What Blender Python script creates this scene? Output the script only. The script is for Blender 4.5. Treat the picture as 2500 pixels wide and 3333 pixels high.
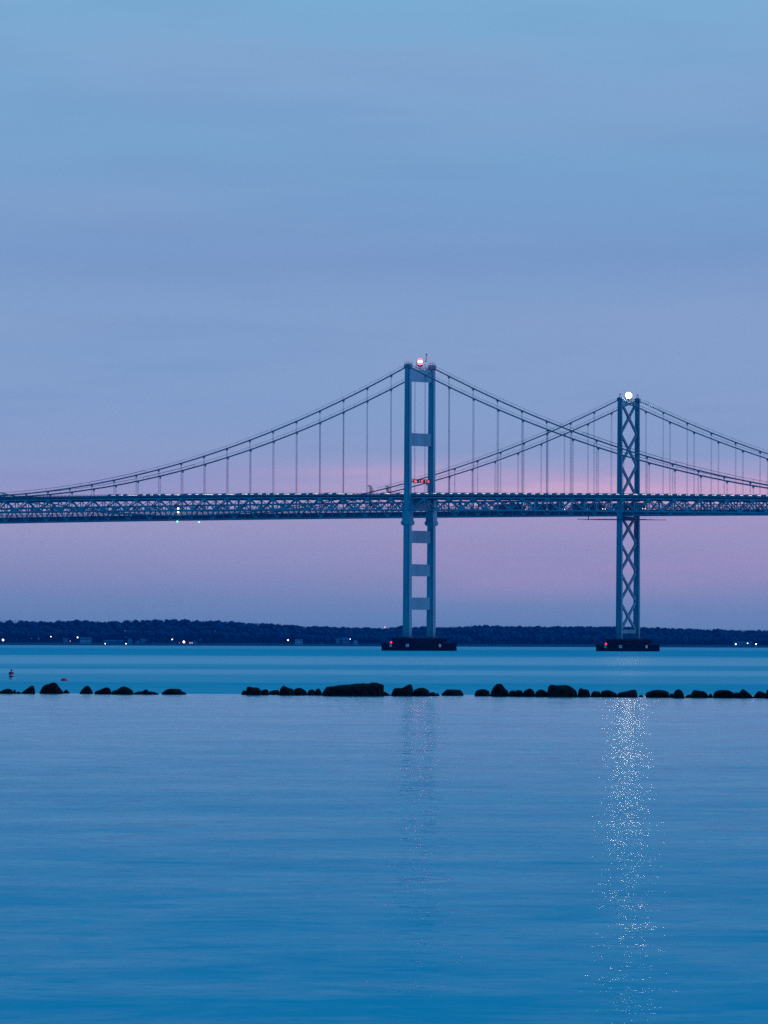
import bpy, math, random
from mathutils import Matrix, Vector, noise

# ------------------------------------------------------------------ scene, camera, world, sun, exposure
scene = bpy.context.scene
for o in list(bpy.data.objects):
    bpy.data.objects.remove(o)
COL = scene.collection
R = math.radians
random.seed(7)

# measured from the photograph (2500 x 3333 px): focal length in px, horizon row, camera height, roll
F_PX, YH, CAM_H, ROLL = 20000.0, 2094.7, 2.8, 0.0035

def S(r, g, b):                       # 8-bit sRGB -> linear
    def c(v):
        v /= 255.0
        return v / 12.92 if v <= 0.04045 else ((v + 0.055) / 1.055) ** 2.4
    return (c(r), c(g), c(b), 1.0)

cam_data = bpy.data.cameras.new("camera")
cam = bpy.data.objects.new("camera", cam_data)
COL.objects.link(cam)
cam_data.sensor_fit = 'HORIZONTAL'
cam_data.sensor_width = 36.0
cam_data.lens = F_PX / 2500.0 * 36.0
cam_data.shift_y = (YH - 1666.5) / 2500.0
cam_data.clip_start = 0.5
cam_data.clip_end = 30000.0
cam.matrix_world = Matrix.Translation((0, 0, CAM_H)) @ Matrix.Rotation(R(90), 4, 'X') @ Matrix.Rotation(ROLL, 4, 'Z')
scene.camera = cam

class NT:
    """tiny node-tree helper"""
    def __init__(self, tree):
        self.t = tree; tree.nodes.clear()
    def n(self, kind, inputs=None, **kw):
        nd = self.t.nodes.new(kind)
        for k, v in kw.items():
            setattr(nd, k, v)
        for k, v in (inputs or {}).items():
            sock = nd.inputs[k]
            if isinstance(v, bpy.types.NodeSocket):
                self.t.links.new(v, sock)
            else:
                sock.default_value = v
        return nd
    def math(self, op, a, b=0.0, c=0.0, clamp=False):
        nd = self.n('ShaderNodeMath', {0: a, 1: b, 2: c}, operation=op, use_clamp=clamp)
        return nd.outputs[0]
    def ramp(self, fac, stops, interp='LINEAR'):
        nd = self.n('ShaderNodeValToRGB', {'Fac': fac})
        cr = nd.color_ramp; cr.interpolation = interp
        while len(cr.elements) > 1:
            cr.elements.remove(cr.elements[-1])
        for i, (p, c) in enumerate(stops):
            e = cr.elements[0] if i == 0 else cr.elements.new(p)
            e.position = p
            e.color = c if not isinstance(c, (int, float)) else (c, c, c, 1)
        return nd.outputs['Color']
    def mixc(self, fac, a, b):
        nd = self.n('ShaderNodeMix', data_type='RGBA')
        for k, v in ((0, fac), (6, a), (7, b)):
            if isinstance(v, bpy.types.NodeSocket):
                self.t.links.new(v, nd.inputs[k])
            else:
                nd.inputs[k].default_value = v
        return nd.outputs[2]
    def maprange(self, v, a, b, c=0.0, d=1.0):
        nd = self.n('ShaderNodeMapRange', {0: v, 1: a, 2: b, 3: c, 4: d}, interpolation_type='SMOOTHSTEP')
        return nd.outputs[0]

# --- dusk sky: lavender and pink low over the water, pale blue above, deep blue dome behind
world = bpy.data.worlds.new("World")
scene.world = world
world.use_nodes = True
w = NT(world.node_tree)
gen = w.n('ShaderNodeTexCoord').outputs['Generated']
sep = w.n('ShaderNodeSeparateXYZ', {0: gen})
dx, dy, dz = sep.outputs
az = w.math('DIVIDE', dx, w.math('MAXIMUM', dy, 0.05))
cmb = w.n('ShaderNodeCombineXYZ', {0: w.math('MULTIPLY', az, 26.0), 1: w.math('MULTIPLY', dz, 210.0), 2: 3.7})
cloud = w.n('ShaderNodeTexNoise', {'Vector': cmb.outputs[0], 'Scale': 1.0, 'Detail': 4.0, 'Roughness': 0.55}, noise_dimensions='3D')
cmb2 = w.n('ShaderNodeCombineXYZ', {0: w.math('MULTIPLY', az, 9.0), 1: w.math('MULTIPLY', dz, 60.0), 2: 9.1})
cloud2 = w.n('ShaderNodeTexNoise', {'Vector': cmb2.outputs[0], 'Scale': 1.0, 'Detail': 3.0, 'Roughness': 0.5}, noise_dimensions='3D')
wob = w.math('SUBTRACT', cloud2.outputs['Fac'], 0.5)
zz = w.math('ADD', dz, w.math('MULTIPLY', wob, 0.006))
def sky_pos(y):
    return (YH - y) / F_PX / 0.11
SKY = [(2094, (96, 130, 181)), (2030, (110, 142, 188)), (1950, (126, 147, 192)), (1850, (148, 154, 196)), (1740, (165, 164, 204)),
       (1690, (170, 165, 205)), (1610, (160, 161, 205)), (1555, (151, 160, 206)), (1490, (149, 165, 208)), (1400, (139, 165, 208)),
       (1250, (135, 165, 208)), (1000, (132, 164, 207)), (850, (122, 157, 205)), (700, (122, 162, 207)), (500, (122, 166, 209)),
       (250, (122, 170, 211)), (0, (125, 175, 213))]
base = w.ramp(w.math('DIVIDE', zz, 0.11), [(max(0.0, sky_pos(y)), S(*c)) for y, c in SKY])
# pink cloud bank, stronger to the right and broken into streaks
band_hi = w.ramp(w.math('DIVIDE', zz, 0.11), [(sky_pos(1680), 0.0), (sky_pos(1610), 1.0), (sky_pos(1550), 0.95), (sky_pos(1505), 0.3), (sky_pos(1460), 0.0)])
band_lo = w.ramp(w.math('DIVIDE', zz, 0.11), [(sky_pos(1960), 0.0), (sky_pos(1860), 0.8), (sky_pos(1700), 0.8), (sky_pos(1640), 0.0)])
side = w.maprange(az, -0.04, 0.03, 0.0, 1.0)
streak = w.maprange(cloud.outputs['Fac'], 0.38, 0.58, 0.50, 1.0)
f_hi = w.math('MULTIPLY', w.math('MULTIPLY', band_hi, side), streak)
f_lo = w.math('MULTIPLY', w.math('MULTIPLY', w.math('MULTIPLY', band_lo, side), streak), 0.6)
c1 = w.mixc(f_hi, base, S(222, 180, 214))
c2 = w.mixc(f_lo, c1, S(184, 158, 203))
thin = w.math('MULTIPLY', w.maprange(cloud2.outputs['Fac'], 0.35, 0.68), w.math('MULTIPLY', w.maprange(dz, 0.018, 0.040), 0.30))
c2 = w.mixc(thin, c2, S(150, 166, 207))
dull = w.math('MULTIPLY', w.maprange(cloud.outputs['Fac'], 0.42, 0.70), w.math('MULTIPLY', w.maprange(dz, 0.012, 0.03), 0.14))
c2 = w.mixc(dull, c2, S(108, 142, 192))
dome = w.ramp(dz, [(0.0, S(12, 66, 116)), (0.2, S(26, 92, 148)), (0.5, S(68, 152, 206)), (1.0, S(86, 172, 222))])
behind = w.maprange(dy, -0.2, 0.8)
c3 = w.mixc(w.math('MULTIPLY', w.maprange(dz, 0.10, 0.30, 1.0, 0.0), behind), dome, c2)
bg = w.n('ShaderNodeBackground', {'Color': c3, 'Strength': 1.0})
wo = w.n('ShaderNodeOutputWorld', {'Surface': bg.outputs[0]})

# --- the last glow of the sun, low on the right, wide and weak
sun_data = bpy.data.lights.new("sun", 'SUN')
sun = bpy.data.objects.new("sun", sun_data)
COL.objects.link(sun)
sun_data.energy = 0.75
sun_data.angle = R(14)
sun_data.color = (1.0, 0.62, 0.95)
sun.rotation_euler = Vector((-0.95, 0.22, -0.12)).to_track_quat('-Z', 'Y').to_euler()

scene.view_settings.view_transform = 'Standard'
scene.view_settings.look = 'None'
scene.view_settings.exposure = 0.0
scene.view_settings.gamma = 1.0
scene.view_settings.use_curve_mapping = False
scene.render.engine = 'CYCLES'
scene.cycles.use_denoising = False
scene.cycles.max_bounces = 6
scene.cycles.volume_bounces = 0
scene.cycles.sample_clamp_indirect = 4.0
scene.cycles.sample_clamp_direct = 30.0

# ------------------------------------------------------------------ helpers
def unroll(px, py):
    return px + (py - YH) * ROLL, py - (px - 1250.0) * ROLL

def at(px, py, Y):                    # world point of a photo pixel at depth Y
    u, v = unroll(px, py)
    return Vector(((u - 1250.0) / F_PX * Y, Y, CAM_H + (YH - v) / F_PX * Y))

def depth_of_water(px, py):           # depth at which the photo pixel meets the water
    u, v = unroll(px, py)
    return CAM_H * F_PX / (v - YH)

class MB:
    """collects shapes into ONE mesh"""
    def __init__(self):
        self.v = []; self.f = []; self.m = []; self.mi = 0
    def add(self, vs, fs):
        b = len(self.v)
        self.v += [tuple(p) for p in vs]
        for f in fs:
            self.f.append(tuple(b + i for i in f)); self.m.append(self.mi)
    def box(self, c, s, rz=0.0):
        x, y, z = s[0] / 2, s[1] / 2, s[2] / 2
        ca, sa = math.cos(rz), math.sin(rz)
        vs = []
        for dz_ in (-z, z):
            for dx_, dy_ in ((-x, -y), (x, -y), (x, y), (-x, y)):
                vs.append((c[0] + dx_ * ca - dy_ * sa, c[1] + dx_ * sa + dy_ * ca, c[2] + dz_))
        self.add(vs, [(3, 2, 1, 0), (4, 5, 6, 7), (0, 1, 5, 4), (1, 2, 6, 5), (2, 3, 7, 6), (3, 0, 4, 7)])
    def bar(self, p, q, wid, hei, side=None):
        p, q = Vector(p), Vector(q)
        d = (q - p).normalized()
        s_ = Vector(side) if side else (Vector((0, 0, 1)).cross(d) if abs(d.z) < 0.99 else Vector((1, 0, 0)))
        s_ = (s_ - d * s_.dot(d)).normalized()
        u = d.cross(s_).normalized()
        vs = []
        for e in (p, q):
            for a, b in ((-1, -1), (1, -1), (1, 1), (-1, 1)):
                vs.append(e + s_ * (a * wid / 2) + u * (b * hei / 2))
        self.add(vs, [(3, 2, 1, 0), (4, 5, 6, 7), (0, 1, 5, 4), (1, 2, 6, 5), (2, 3, 7, 6), (3, 0, 4, 7)])
    def tube(self, pts, r, n=6):
        pts = [Vector(p) for p in pts]
        vs, fs = [], []
        for i, p in enumerate(pts):
            d = (pts[min(i + 1, len(pts) - 1)] - pts[max(i - 1, 0)]).normalized()
            a = Vector((0, 1, 0)) if abs(d.y) < 0.9 else Vector((1, 0, 0))
            s_ = d.cross(a).normalized(); u = d.cross(s_).normalized()
            rr = r[i] if isinstance(r, (list, tuple)) else r
            for k in range(n):
                t = 2 * math.pi * k / n
                vs.append(p + s_ * math.cos(t) * rr + u * math.sin(t) * rr)
        for i in range(len(pts) - 1):
            for k in range(n):
                fs.append((i * n + k, i * n + (k + 1) % n, (i + 1) * n + (k + 1) % n, (i + 1) * n + k))
        fs.append(tuple(range(n - 1, -1, -1)))
        fs.append(tuple((len(pts) - 1) * n + k for k in range(n)))
        self.add(vs, fs)
    def prism(self, levels):          # levels: list of (polygon [(x,y)], z), same vertex count
        n = len(levels[0][0]); vs, fs = [], []
        for poly, z in levels:
            vs += [(x, y, z) for x, y in poly]
        for i in range(len(levels) - 1):
            for k in range(n):
                fs.append((i * n + k, i * n + (k + 1) % n, (i + 1) * n + (k + 1) % n, (i + 1) * n + k))
        fs.append(tuple(range(n - 1, -1, -1)))
        fs.append(tuple((len(levels) - 1) * n + k for k in range(n)))
        self.add(vs, fs)
    def lathe(self, c, prof, n=16):   # prof: [(r, z)]
        vs, fs = [], []
        for r, z in prof:
            for k in range(n):
                t = 2 * math.pi * k / n
                vs.append((c[0] + r * math.cos(t), c[1] + r * math.sin(t), c[2] + z))
        for i in range(len(prof) - 1):
            for k in range(n):
                fs.append((i * n + k, i * n + (k + 1) % n, (i + 1) * n + (k + 1) % n, (i + 1) * n + k))
        fs.append(tuple(range(n - 1, -1, -1)))
        fs.append(tuple((len(prof) - 1) * n + k for k in range(n)))
        self.add(vs, fs)
    def sweep(self, ts, y0, y1, zf, z0, z1):   # rectangular section following a vertical profile
        vs, fs = [], []
        for t in ts:
            z = zf(t)
            vs += [(t, y0, z + z0), (t, y1, z + z0), (t, y1, z + z1), (t, y0, z + z1)]
        for i in range(len(ts) - 1):
            for k in range(4):
                fs.append((i * 4 + k, i * 4 + (k + 1) % 4, (i + 1) * 4 + (k + 1) % 4, (i + 1) * 4 + k))
        e = (len(ts) - 1) * 4
        fs.append((3, 2, 1, 0)); fs.append((e, e + 1, e + 2, e + 3))
        self.add(vs, fs)
    def build(self, name, mats, parent=None, loc=None, smooth=False):
        me = bpy.data.meshes.new(name)
        me.from_pydata(self.v, [], self.f)
        mats = mats if isinstance(mats, (list, tuple)) else [mats]
        for m in mats:
            me.materials.append(m)
        if len(mats) > 1:
            me.polygons.foreach_set('material_index', self.m)
        if smooth:
            me.polygons.foreach_set('use_smooth', [True] * len(me.polygons))
        me.update()
        o = bpy.data.objects.new(name, me)
        COL.objects.link(o)
        if parent is not None:
            o.parent = parent
        if loc is not None:
            o.location = loc
        return o

def tag(o, label=None, cat=None, group=None, kind=None):
    if label: o['label'] = label
    if cat: o['category'] = cat
    if group: o['group'] = group
    if kind: o['kind'] = kind
    return o

def empty(name, loc=(0, 0, 0), rz=0.0, parent=None):
    o = bpy.data.objects.new(name, None)
    COL.objects.link(o)
    o.empty_display_size = 0.1
    o.location = loc; o.rotation_euler = (0, 0, rz)
    if parent is not None:
        o.parent = parent
    return o

def copy_tree(o, parent=None):
    c = o.copy(); COL.objects.link(c)
    if parent is not None:
        c.parent = parent
    for ch in list(o.children):
        copy_tree(ch, c)
    return c

# ------------------------------------------------------------------ materials
def mat(name, color, rough=0.6, var=0.15, scale=0.4, spec=0.4, metal=0.0, streak=False):
    m = bpy.data.materials.new(name); m.use_nodes = True
    t = NT(m.node_tree)
    p = t.n('ShaderNodeTexCoord').outputs['Object']
    if streak:
        p = t.n('ShaderNodeMapping', {'Vector': p, 'Scale': (1.0, 1.0, 0.12)}).outputs[0]
    nz = t.n('ShaderNodeTexNoise', {'Vector': p, 'Scale': scale, 'Detail': 5.0, 'Roughness': 0.6})
    k = t.maprange(nz.outputs['Fac'], 0.3, 0.7)
    lo = tuple(c * (1 - var) for c in color[:3]) + (1,)
    hi = tuple(min(1, c * (1 + var)) for c in color[:3]) + (1,)
    bs = t.n('ShaderNodeBsdfPrincipled', {'Base Color': t.mixc(k, lo, hi), 'Roughness': rough, 'Metallic': metal, 'Specular IOR Level': spec})
    t.n('ShaderNodeOutputMaterial', {'Surface': bs.outputs[0]})
    return m

def glow(name, color, strength):
    m = bpy.data.materials.new(name); m.use_nodes = True
    t = NT(m.node_tree)
    e = t.n('ShaderNodeEmission', {'Color': color, 'Strength': strength})
    t.n('ShaderNodeOutputMaterial', {'Surface': e.outputs[0]})
    return m

M = {}
M['steel'] = mat('blue_painted_steel', (0.05, 0.32, 0.43), 0.5, 0.2, 0.25, 0.35, streak=True)
M['steel_old'] = mat('old_blue_steel', (0.03, 0.23, 0.335), 0.55, 0.25, 0.25, 0.3, streak=True)
M['steel_dark_shaded'] = mat('dark_shaded_blue_steel', (0.008, 0.09, 0.17), 0.6, 0.15, 0.3, 0.3)  # darker copy of the steel, shade under the decks put into the colour
M['cable'] = mat('wrapped_cable', (0.07, 0.19, 0.27), 0.5, 0.1, 0.3, 0.3)
M['rope'] = mat('hanger_rope', (0.12, 0.17, 0.30), 0.6, 0.1, 0.3, 0.2)
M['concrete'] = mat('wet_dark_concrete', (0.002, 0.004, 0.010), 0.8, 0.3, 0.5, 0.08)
M['parapet'] = mat('parapet_concrete', (0.012, 0.20, 0.29), 0.8, 0.15, 0.5, 0.2)
M['deck'] = mat('road_deck', (0.04, 0.05, 0.07), 0.9, 0.2, 0.6, 0.1)
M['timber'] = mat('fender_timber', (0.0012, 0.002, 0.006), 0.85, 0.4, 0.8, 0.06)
M['board'] = mat('white_sign_board', (0.62, 0.68, 0.78), 0.6, 0.05, 2.0)
M['ink'] = mat('sign_ink', (0.03, 0.04, 0.07), 0.6, 0.05, 2.0)
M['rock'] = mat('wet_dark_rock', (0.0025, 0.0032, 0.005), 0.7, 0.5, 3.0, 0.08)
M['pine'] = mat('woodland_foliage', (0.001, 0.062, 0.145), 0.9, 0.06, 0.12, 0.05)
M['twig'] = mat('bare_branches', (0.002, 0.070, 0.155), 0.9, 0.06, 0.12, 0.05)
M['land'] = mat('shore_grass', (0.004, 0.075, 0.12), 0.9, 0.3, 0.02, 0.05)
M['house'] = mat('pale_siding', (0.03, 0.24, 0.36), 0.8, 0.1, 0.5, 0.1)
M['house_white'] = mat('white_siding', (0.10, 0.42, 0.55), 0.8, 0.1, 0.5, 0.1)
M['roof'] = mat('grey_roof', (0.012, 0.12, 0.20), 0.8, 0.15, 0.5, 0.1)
M['glass'] = mat('dark_window', (0.01, 0.015, 0.025), 0.15, 0.05, 1.0, 0.5)
M['black'] = mat('black_housing', (0.012, 0.015, 0.035), 0.5, 0.1, 1.0, 0.3)
M['pole'] = mat('lamp_pole', (0.04, 0.05, 0.07), 0.5, 0.1, 1.0, 0.3)
M['buoy_white'] = mat('buoy_white', (0.42, 0.52, 0.62), 0.5, 0.08, 4.0)
M['buoy_orange'] = mat('buoy_orange', (0.35, 0.02, 0.035), 0.5, 0.1, 4.0)
M['buoy_blue'] = mat('buoy_blue', (0.012, 0.03, 0.09), 0.5, 0.1, 4.0)
M['float_red'] = mat('float_red', (0.42, 0.008, 0.03), 0.4, 0.15, 5.0)
M['tyre'] = mat('tyre_rubber', (0.01, 0.01, 0.012), 0.9, 0.1, 3.0, 0.1)
M['car'] = mat('silver_car_paint', (0.60, 0.60, 0.72), 0.35, 0.05, 1.0)
M['car_glass'] = mat('car_window', (0.22, 0.28, 0.36), 0.2, 0.05, 1.0, 0.6)  # pale base colour stands for the sky mirrored in the glass
M['truck'] = mat('truck_panels', (0.08, 0.10, 0.16), 0.6, 0.1, 1.0)
G = {}
G['beacon'] = glow('white_beacon_light', (1.0, 0.88, 0.76, 1), 270.0)
G['red_core'] = glow('red_beacon_core', (1.0, 0.12, 0.07, 1), 40.0)
G['red_lens'] = glow('red_beacon_lens', (1.0, 0.007, 0.013, 1), 55.0)
G['red'] = glow('red_lamp_light', (1.0, 0.012, 0.03, 1), 6.0)
G['red_x'] = glow('red_signal_light', (1.0, 0.07, 0.09, 1), 1.8)
G['green'] = glow('green_lamp_light', (0.10, 1.0, 0.62, 1), 5.0)
G['white'] = glow('white_lamp_light', (1.0, 0.90, 0.84, 1), 5.0)
G['warm'] = glow('warm_lamp_light', (1.0, 0.72, 0.56, 1), 5.0)
G['pink'] = glow('pink_lamp_light', (1.0, 0.38, 0.50, 1), 1.6)
G['head'] = glow('headlight_glow', (1.0, 0.88, 0.86, 1), 1.7)
G['tail'] = glow('taillight_glow', (1.0, 0.08, 0.06, 1), 2.0)

# ------------------------------------------------------------------ the setting: water and far shore
def make_water():
    m = bpy.data.materials.new('bay_water'); m.use_nodes = True
    t = NT(m.node_tree)
    pos = t.n('ShaderNodeNewGeometry').outputs['Position']
    sp = t.n('ShaderNodeSeparateXYZ', {0: pos})
    X, Y = sp.outputs[0], sp.outputs[1]
    # wind lanes and slicks: calm inside the rock line, alternating rough and smooth lanes beyond it
    warp = t.n('ShaderNodeTexNoise', {'Vector': t.n('ShaderNodeMapping', {'Vector': pos, 'Scale': (0.004, 0.012, 1)}).outputs[0], 'Scale': 1.0, 'Detail': 3.0})
    q = t.math('DIVIDE', 280.0, Y)                       # 1/distance from the beach
    qn = t.math('ADD', q, t.math('MULTIPLY', t.math('SUBTRACT', warp.outputs['Fac'], 0.5), 0.10))
    def qp(y): return 280.0 / (CAM_H * F_PX / (y - YH))
    lanes = t.ramp(qn, [(qp(2100), 0.70), (qp(2110), 0.74), (qp(2116), 0.95), (qp(2133), 0.97), (qp(2141), 0.54), (qp(2158), 0.50), (qp(2163), 0.60),
                        (qp(2170), 0.86), (qp(2180), 0.82), (qp(2186), 0.52), (qp(2194), 0.54), (qp(2202), 0.78), (qp(2216), 0.78),
                        (qp(2226), 0.95), (qp(2245), 0.92), (qp(2258), 0.90), (qp(2264), 0.0), (qp(2330), 0.0)])
    inc = t.n('ShaderNodeNewGeometry').outputs['Incoming']
    cosv = t.n('ShaderNodeSeparateXYZ', {0: inc}).outputs[2]          # sine of the grazing angle: calm water mirrors less the steeper it is seen
    fres = t.ramp(t.math('MULTIPLY', cosv, 10.0), [(0.0, 0.05), (0.08, 0.32), (0.113, 0.41), (0.18, 0.56), (0.253, 0.70), (0.36, 0.80), (0.453, 0.86), (0.60, 0.94), (1.0, 0.96)])
    streaks = t.n('ShaderNodeTexNoise', {'Vector': t.n('ShaderNodeMapping', {'Vector': pos, 'Scale': (0.85, 1.0, 1)}).outputs[0], 'Scale': 1.0, 'Detail': 5.0, 'Roughness': 0.6, 'Distortion': 0.7})
    broad = t.n('ShaderNodeTexNoise', {'Vector': t.n('ShaderNodeMapping', {'Vector': pos, 'Scale': (0.17, 0.20, 1)}).outputs[0], 'Scale': 1.0, 'Detail': 2.0, 'Distortion': 0.5})
    st = t.math('MULTIPLY', t.math('SUBTRACT', streaks.outputs['Fac'], 0.5), 0.35)
    bd = t.math('MULTIPLY', t.math('SUBTRACT', broad.outputs['Fac'], 0.5), 0.36)
    fine = t.n('ShaderNodeTexNoise', {'Vector': t.n('ShaderNodeMapping', {'Vector': pos, 'Scale': (0.010, 0.045, 1)}).outputs[0], 'Scale': 1.0, 'Detail': 4.0, 'Roughness': 0.7})
    fn = t.math('MULTIPLY', t.math('SUBTRACT', fine.outputs['Fac'], 0.5), 0.16)
    chop = t.math('ADD', t.math('ADD', t.math('MAXIMUM', lanes, fres), fn), t.math('ADD', st, bd), clamp=True)
    # small wave slopes as a perturbed normal
    slopes = None
    for i, (sx, sy, amp) in enumerate(((0.25, 0.5, 0.05), (1.6, 2.6, 0.20), (6.0, 9.0, 0.24))):
        mp = t.n('ShaderNodeMapping', {'Vector': pos, 'Scale': (sx, sy, 1), 'Location': (3.1 * i, 7.7 * i, 0)})
        nz = t.n('ShaderNodeTexNoise', {'Vector': mp.outputs[0], 'Scale': 1.0, 'Detail': 2.0, 'Roughness': 0.5})
        v = t.n('ShaderNodeVectorMath', {0: nz.outputs['Color'], 1: (0.5, 0.5, 0.5)}, operation='SUBTRACT')
        v = t.n('ShaderNodeVectorMath', {0: v.outputs[0], 1: (amp * 1.25, amp, 0.0)}, operation='MULTIPLY')
        slopes = v.outputs[0] if slopes is None else t.n('ShaderNodeVectorMath', {0: slopes, 1: v.outputs[0]}, operation='ADD').outputs[0]
    # the facets one sees at a grazing angle are those leaning towards the eye
    lean = t.n('ShaderNodeVectorMath', {0: t.n('ShaderNodeNewGeometry').outputs['Incoming'], 1: (0.021, 0.021, 0.0)}, operation='MULTIPLY')
    slopes = t.n('ShaderNodeVectorMath', {0: slopes, 1: lean.outputs[0]}, operation='ADD').outputs[0]
    nrm = t.n('ShaderNodeVectorMath', {0: slopes, 1: (0, 0, 1)}, operation='ADD')
    nrm = t.n('ShaderNodeVectorMath', {0: nrm.outputs[0]}, operation='NORMALIZE').outputs[0]
    rough = t.maprange(lanes, 0.0, 0.6, 0.068, 0.28)
    gl = t.n('ShaderNodeBsdfGlossy', {'Color': (0.97, 0.99, 1.0, 1), 'Roughness': rough, 'Normal': nrm})
    df = t.n('ShaderNodeBsdfDiffuse', {'Color': (0.0, 0.43, 0.57, 1)})
    body = t.math('MINIMUM', chop, 0.975)
    mx = t.n('ShaderNodeMixShader', {0: body, 1: gl.outputs[0], 2: df.outputs[0]})
    t.n('ShaderNodeOutputMaterial', {'Surface': mx.outputs[0]})
    b = MB()
    b.add([(-1900, -60, 0), (1900, -60, 0), (1900, 6900, 0), (-1900, 6900, 0)], [(0, 1, 2, 3)])
    return tag(b.build('water', m), 'calm blue bay water under a dusk sky', None, None, 'structure')
make_water()

SHORE_Y = 6000.0
def make_land():
    b = MB(); n = 60
    rows = [(0.0, -1.0), (6.0, 0.7), (60.0, 2.2), (400.0, 5.0), (850.0, 5.0)]
    vs, fs = [], []
    for i in range(n + 1):
        x = -1850 + 3700 * i / n
        off = 10 * math.sin(x * 0.013) + 6 * math.sin(x * 0.041 + 1)
        off += max(0.0, x) * 0.35
        for dy_, z in rows:
            vs.append((x, SHORE_Y + off + dy_, z))
    k = len(rows)
    for i in range(n):
        for j in range(k - 1):
            fs.append((i * k + j, (i + 1) * k + j, (i + 1) * k + j + 1, i * k + j + 1))
    b.add(vs, fs)
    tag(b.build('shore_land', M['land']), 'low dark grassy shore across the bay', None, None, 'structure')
make_land()

TREE_TOP = [(-700, 2024), (-200, 2020), (0, 2021), (50, 2017), (130, 2022), (200, 2020), (250, 2018), (300, 2021), (400, 2020), (480, 2017), (600, 2016), (700, 2019), (800, 2024),
            (900, 2029), (1000, 2037), (1100, 2040), (1170, 2041), (1250, 2044), (1300, 2037), (1420, 2040), (1500, 2038), (1544, 2034), (1650, 2037),
            (1750, 2038), (1900, 2037), (2000, 2037), (2100, 2040), (2200, 2043), (2300, 2046), (2400, 2049), (2500, 2051), (2700, 2053), (3300, 2052)]
def top_row(px):
    for (a, ya), (b_, yb) in zip(TREE_TOP, TREE_TOP[1:]):
        if a <= px <= b_:
            return ya + (yb - ya) * (px - a) / (b_ - a)
    return TREE_TOP[0][1] if px < 0 else TREE_TOP[-1][1]

def shore_offset(x):
    return 10 * math.sin(x * 0.013) + 6 * math.sin(x * 0.041 + 1) + max(0.0, x) * 0.35

def make_woodland():
    """far wood reading as one mass: every tree is a trunk with a crown of leaf clumps, three ragged rows"""
    rng = random.Random(11)
    b = MB()
    for row, (dy0, dens, hs) in enumerate(((70, 4.2, 0.60), (105, 3.4, 0.86), (150, 2.5, 1.0), (185, 2.6, 0.95))):
        x = -640.0
        while x < 700.0:
            x += dens * rng.uniform(0.5, 1.5)
            Y = SHORE_Y + shore_offset(x) + dy0 + rng.uniform(-14, 14)
            px = 1250 + F_PX * x / Y
            v = top_row(px) - (px - 1250) * ROLL
            zt = CAM_H + (YH - v) / F_PX * Y
            gz = 2.2
            H = (zt - gz) * hs * rng.choice((0.96, 0.97, 0.98, 0.99, 1.0, 1.0, 1.03)) * (rng.uniform(0.8, 1.05) if row < 2 else 1.0)
            cr = rng.uniform(2.3, 4.2)
            bare = rng.random() < (0.28 if row == 2 else 0.2)
            b.mi = 1 if bare else 0
            b.tube([(x, Y, gz - 1), (x + rng.uniform(-.3, .3), Y, gz + H * 0.8)], [0.35, 0.12], 4)
            n = 90 if not bare else 60
            ch = min(H * 0.85, cr * rng.uniform(1.7, 2.6))
            if not bare or row < 2:
                nr, nl = 9, 6
                vs, fs = [], []
                for j in range(nl + 1):
                    u = -1 + 2 * j / nl
                    for k in range(nr):
                        a = 2 * math.pi * k / nr + j * 0.4
                        rr = cr * 0.94 * max(0.05, 1 - abs(u) ** 2.6) ** 0.5 * rng.uniform(0.86, 1.08)
                        vs.append((x + rr * math.cos(a), Y + rr * math.sin(a), gz + H - ch / 2 + ch / 2 * u * 0.93 * rng.uniform(0.92, 1.02)))
                for j in range(nl):
                    for k in range(nr):
                        fs.append((j * nr + k, j * nr + (k + 1) % nr, (j + 1) * nr + (k + 1) % nr, (j + 1) * nr + k))
                fs.append(tuple(nl * nr + k for k in range(nr)))
                b.add(vs, fs)
            for k in range(n):
                # clump position in an ellipsoid crown, denser at the shell
                a = rng.uniform(0, 2 * math.pi); u = rng.uniform(-1, 1); r = rng.uniform(0.55, 1.0) ** 0.5
                cxx = x + cr * r * (1 - abs(u) ** 2.6) ** 0.5 * math.cos(a)
                cyy = Y + cr * r * math.sqrt(1 - u * u) * math.sin(a)
                czz = gz + H - ch / 2 + ch / 2 * u * r
                s_ = rng.uniform(0.35, 0.85) * (0.6 if bare else 1.0)
                pts = [(cxx + rng.uniform(-s_, s_), cyy + rng.uniform(-s_, s_), czz + rng.uniform(-s_, s_) * (1.6 if bare else 0.8)) for _ in range(4)]
                b.add(pts, [(0, 1, 2), (0, 2, 3), (0, 1, 3), (1, 2, 3)])
    b.mi = 0
    # shrub understorey closing the gaps near the ground
    x = -640.0
    while x < 700:
        x += rng.uniform(0.9, 2.0)
        Y = SHORE_Y + shore_offset(x) + 160 + rng.uniform(-8, 8)
        px = 1250 + F_PX * x / Y
        zt = CAM_H + (YH - (top_row(px) - (px - 1250) * ROLL)) / F_PX * Y
        hh = (zt - 2) * rng.uniform(0.72, 0.86)
        for k in range(30):
            s_ = rng.uniform(1.8, 3.4)
            c = (x + rng.uniform(-3, 3), Y + rng.uniform(-6, 6), 2 + hh * (k + rng.random()) / 30)
            pts = [(c[0] + rng.uniform(-s_, s_), c[1] + rng.uniform(-s_, s_), c[2] + rng.uniform(-s_, s_)) for _ in range(4)]
            b.add(pts, [(0, 1, 2), (0, 2, 3), (0, 1, 3), (1, 2, 3)])
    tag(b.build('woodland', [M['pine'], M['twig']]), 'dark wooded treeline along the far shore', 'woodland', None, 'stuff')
make_woodland()

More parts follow.
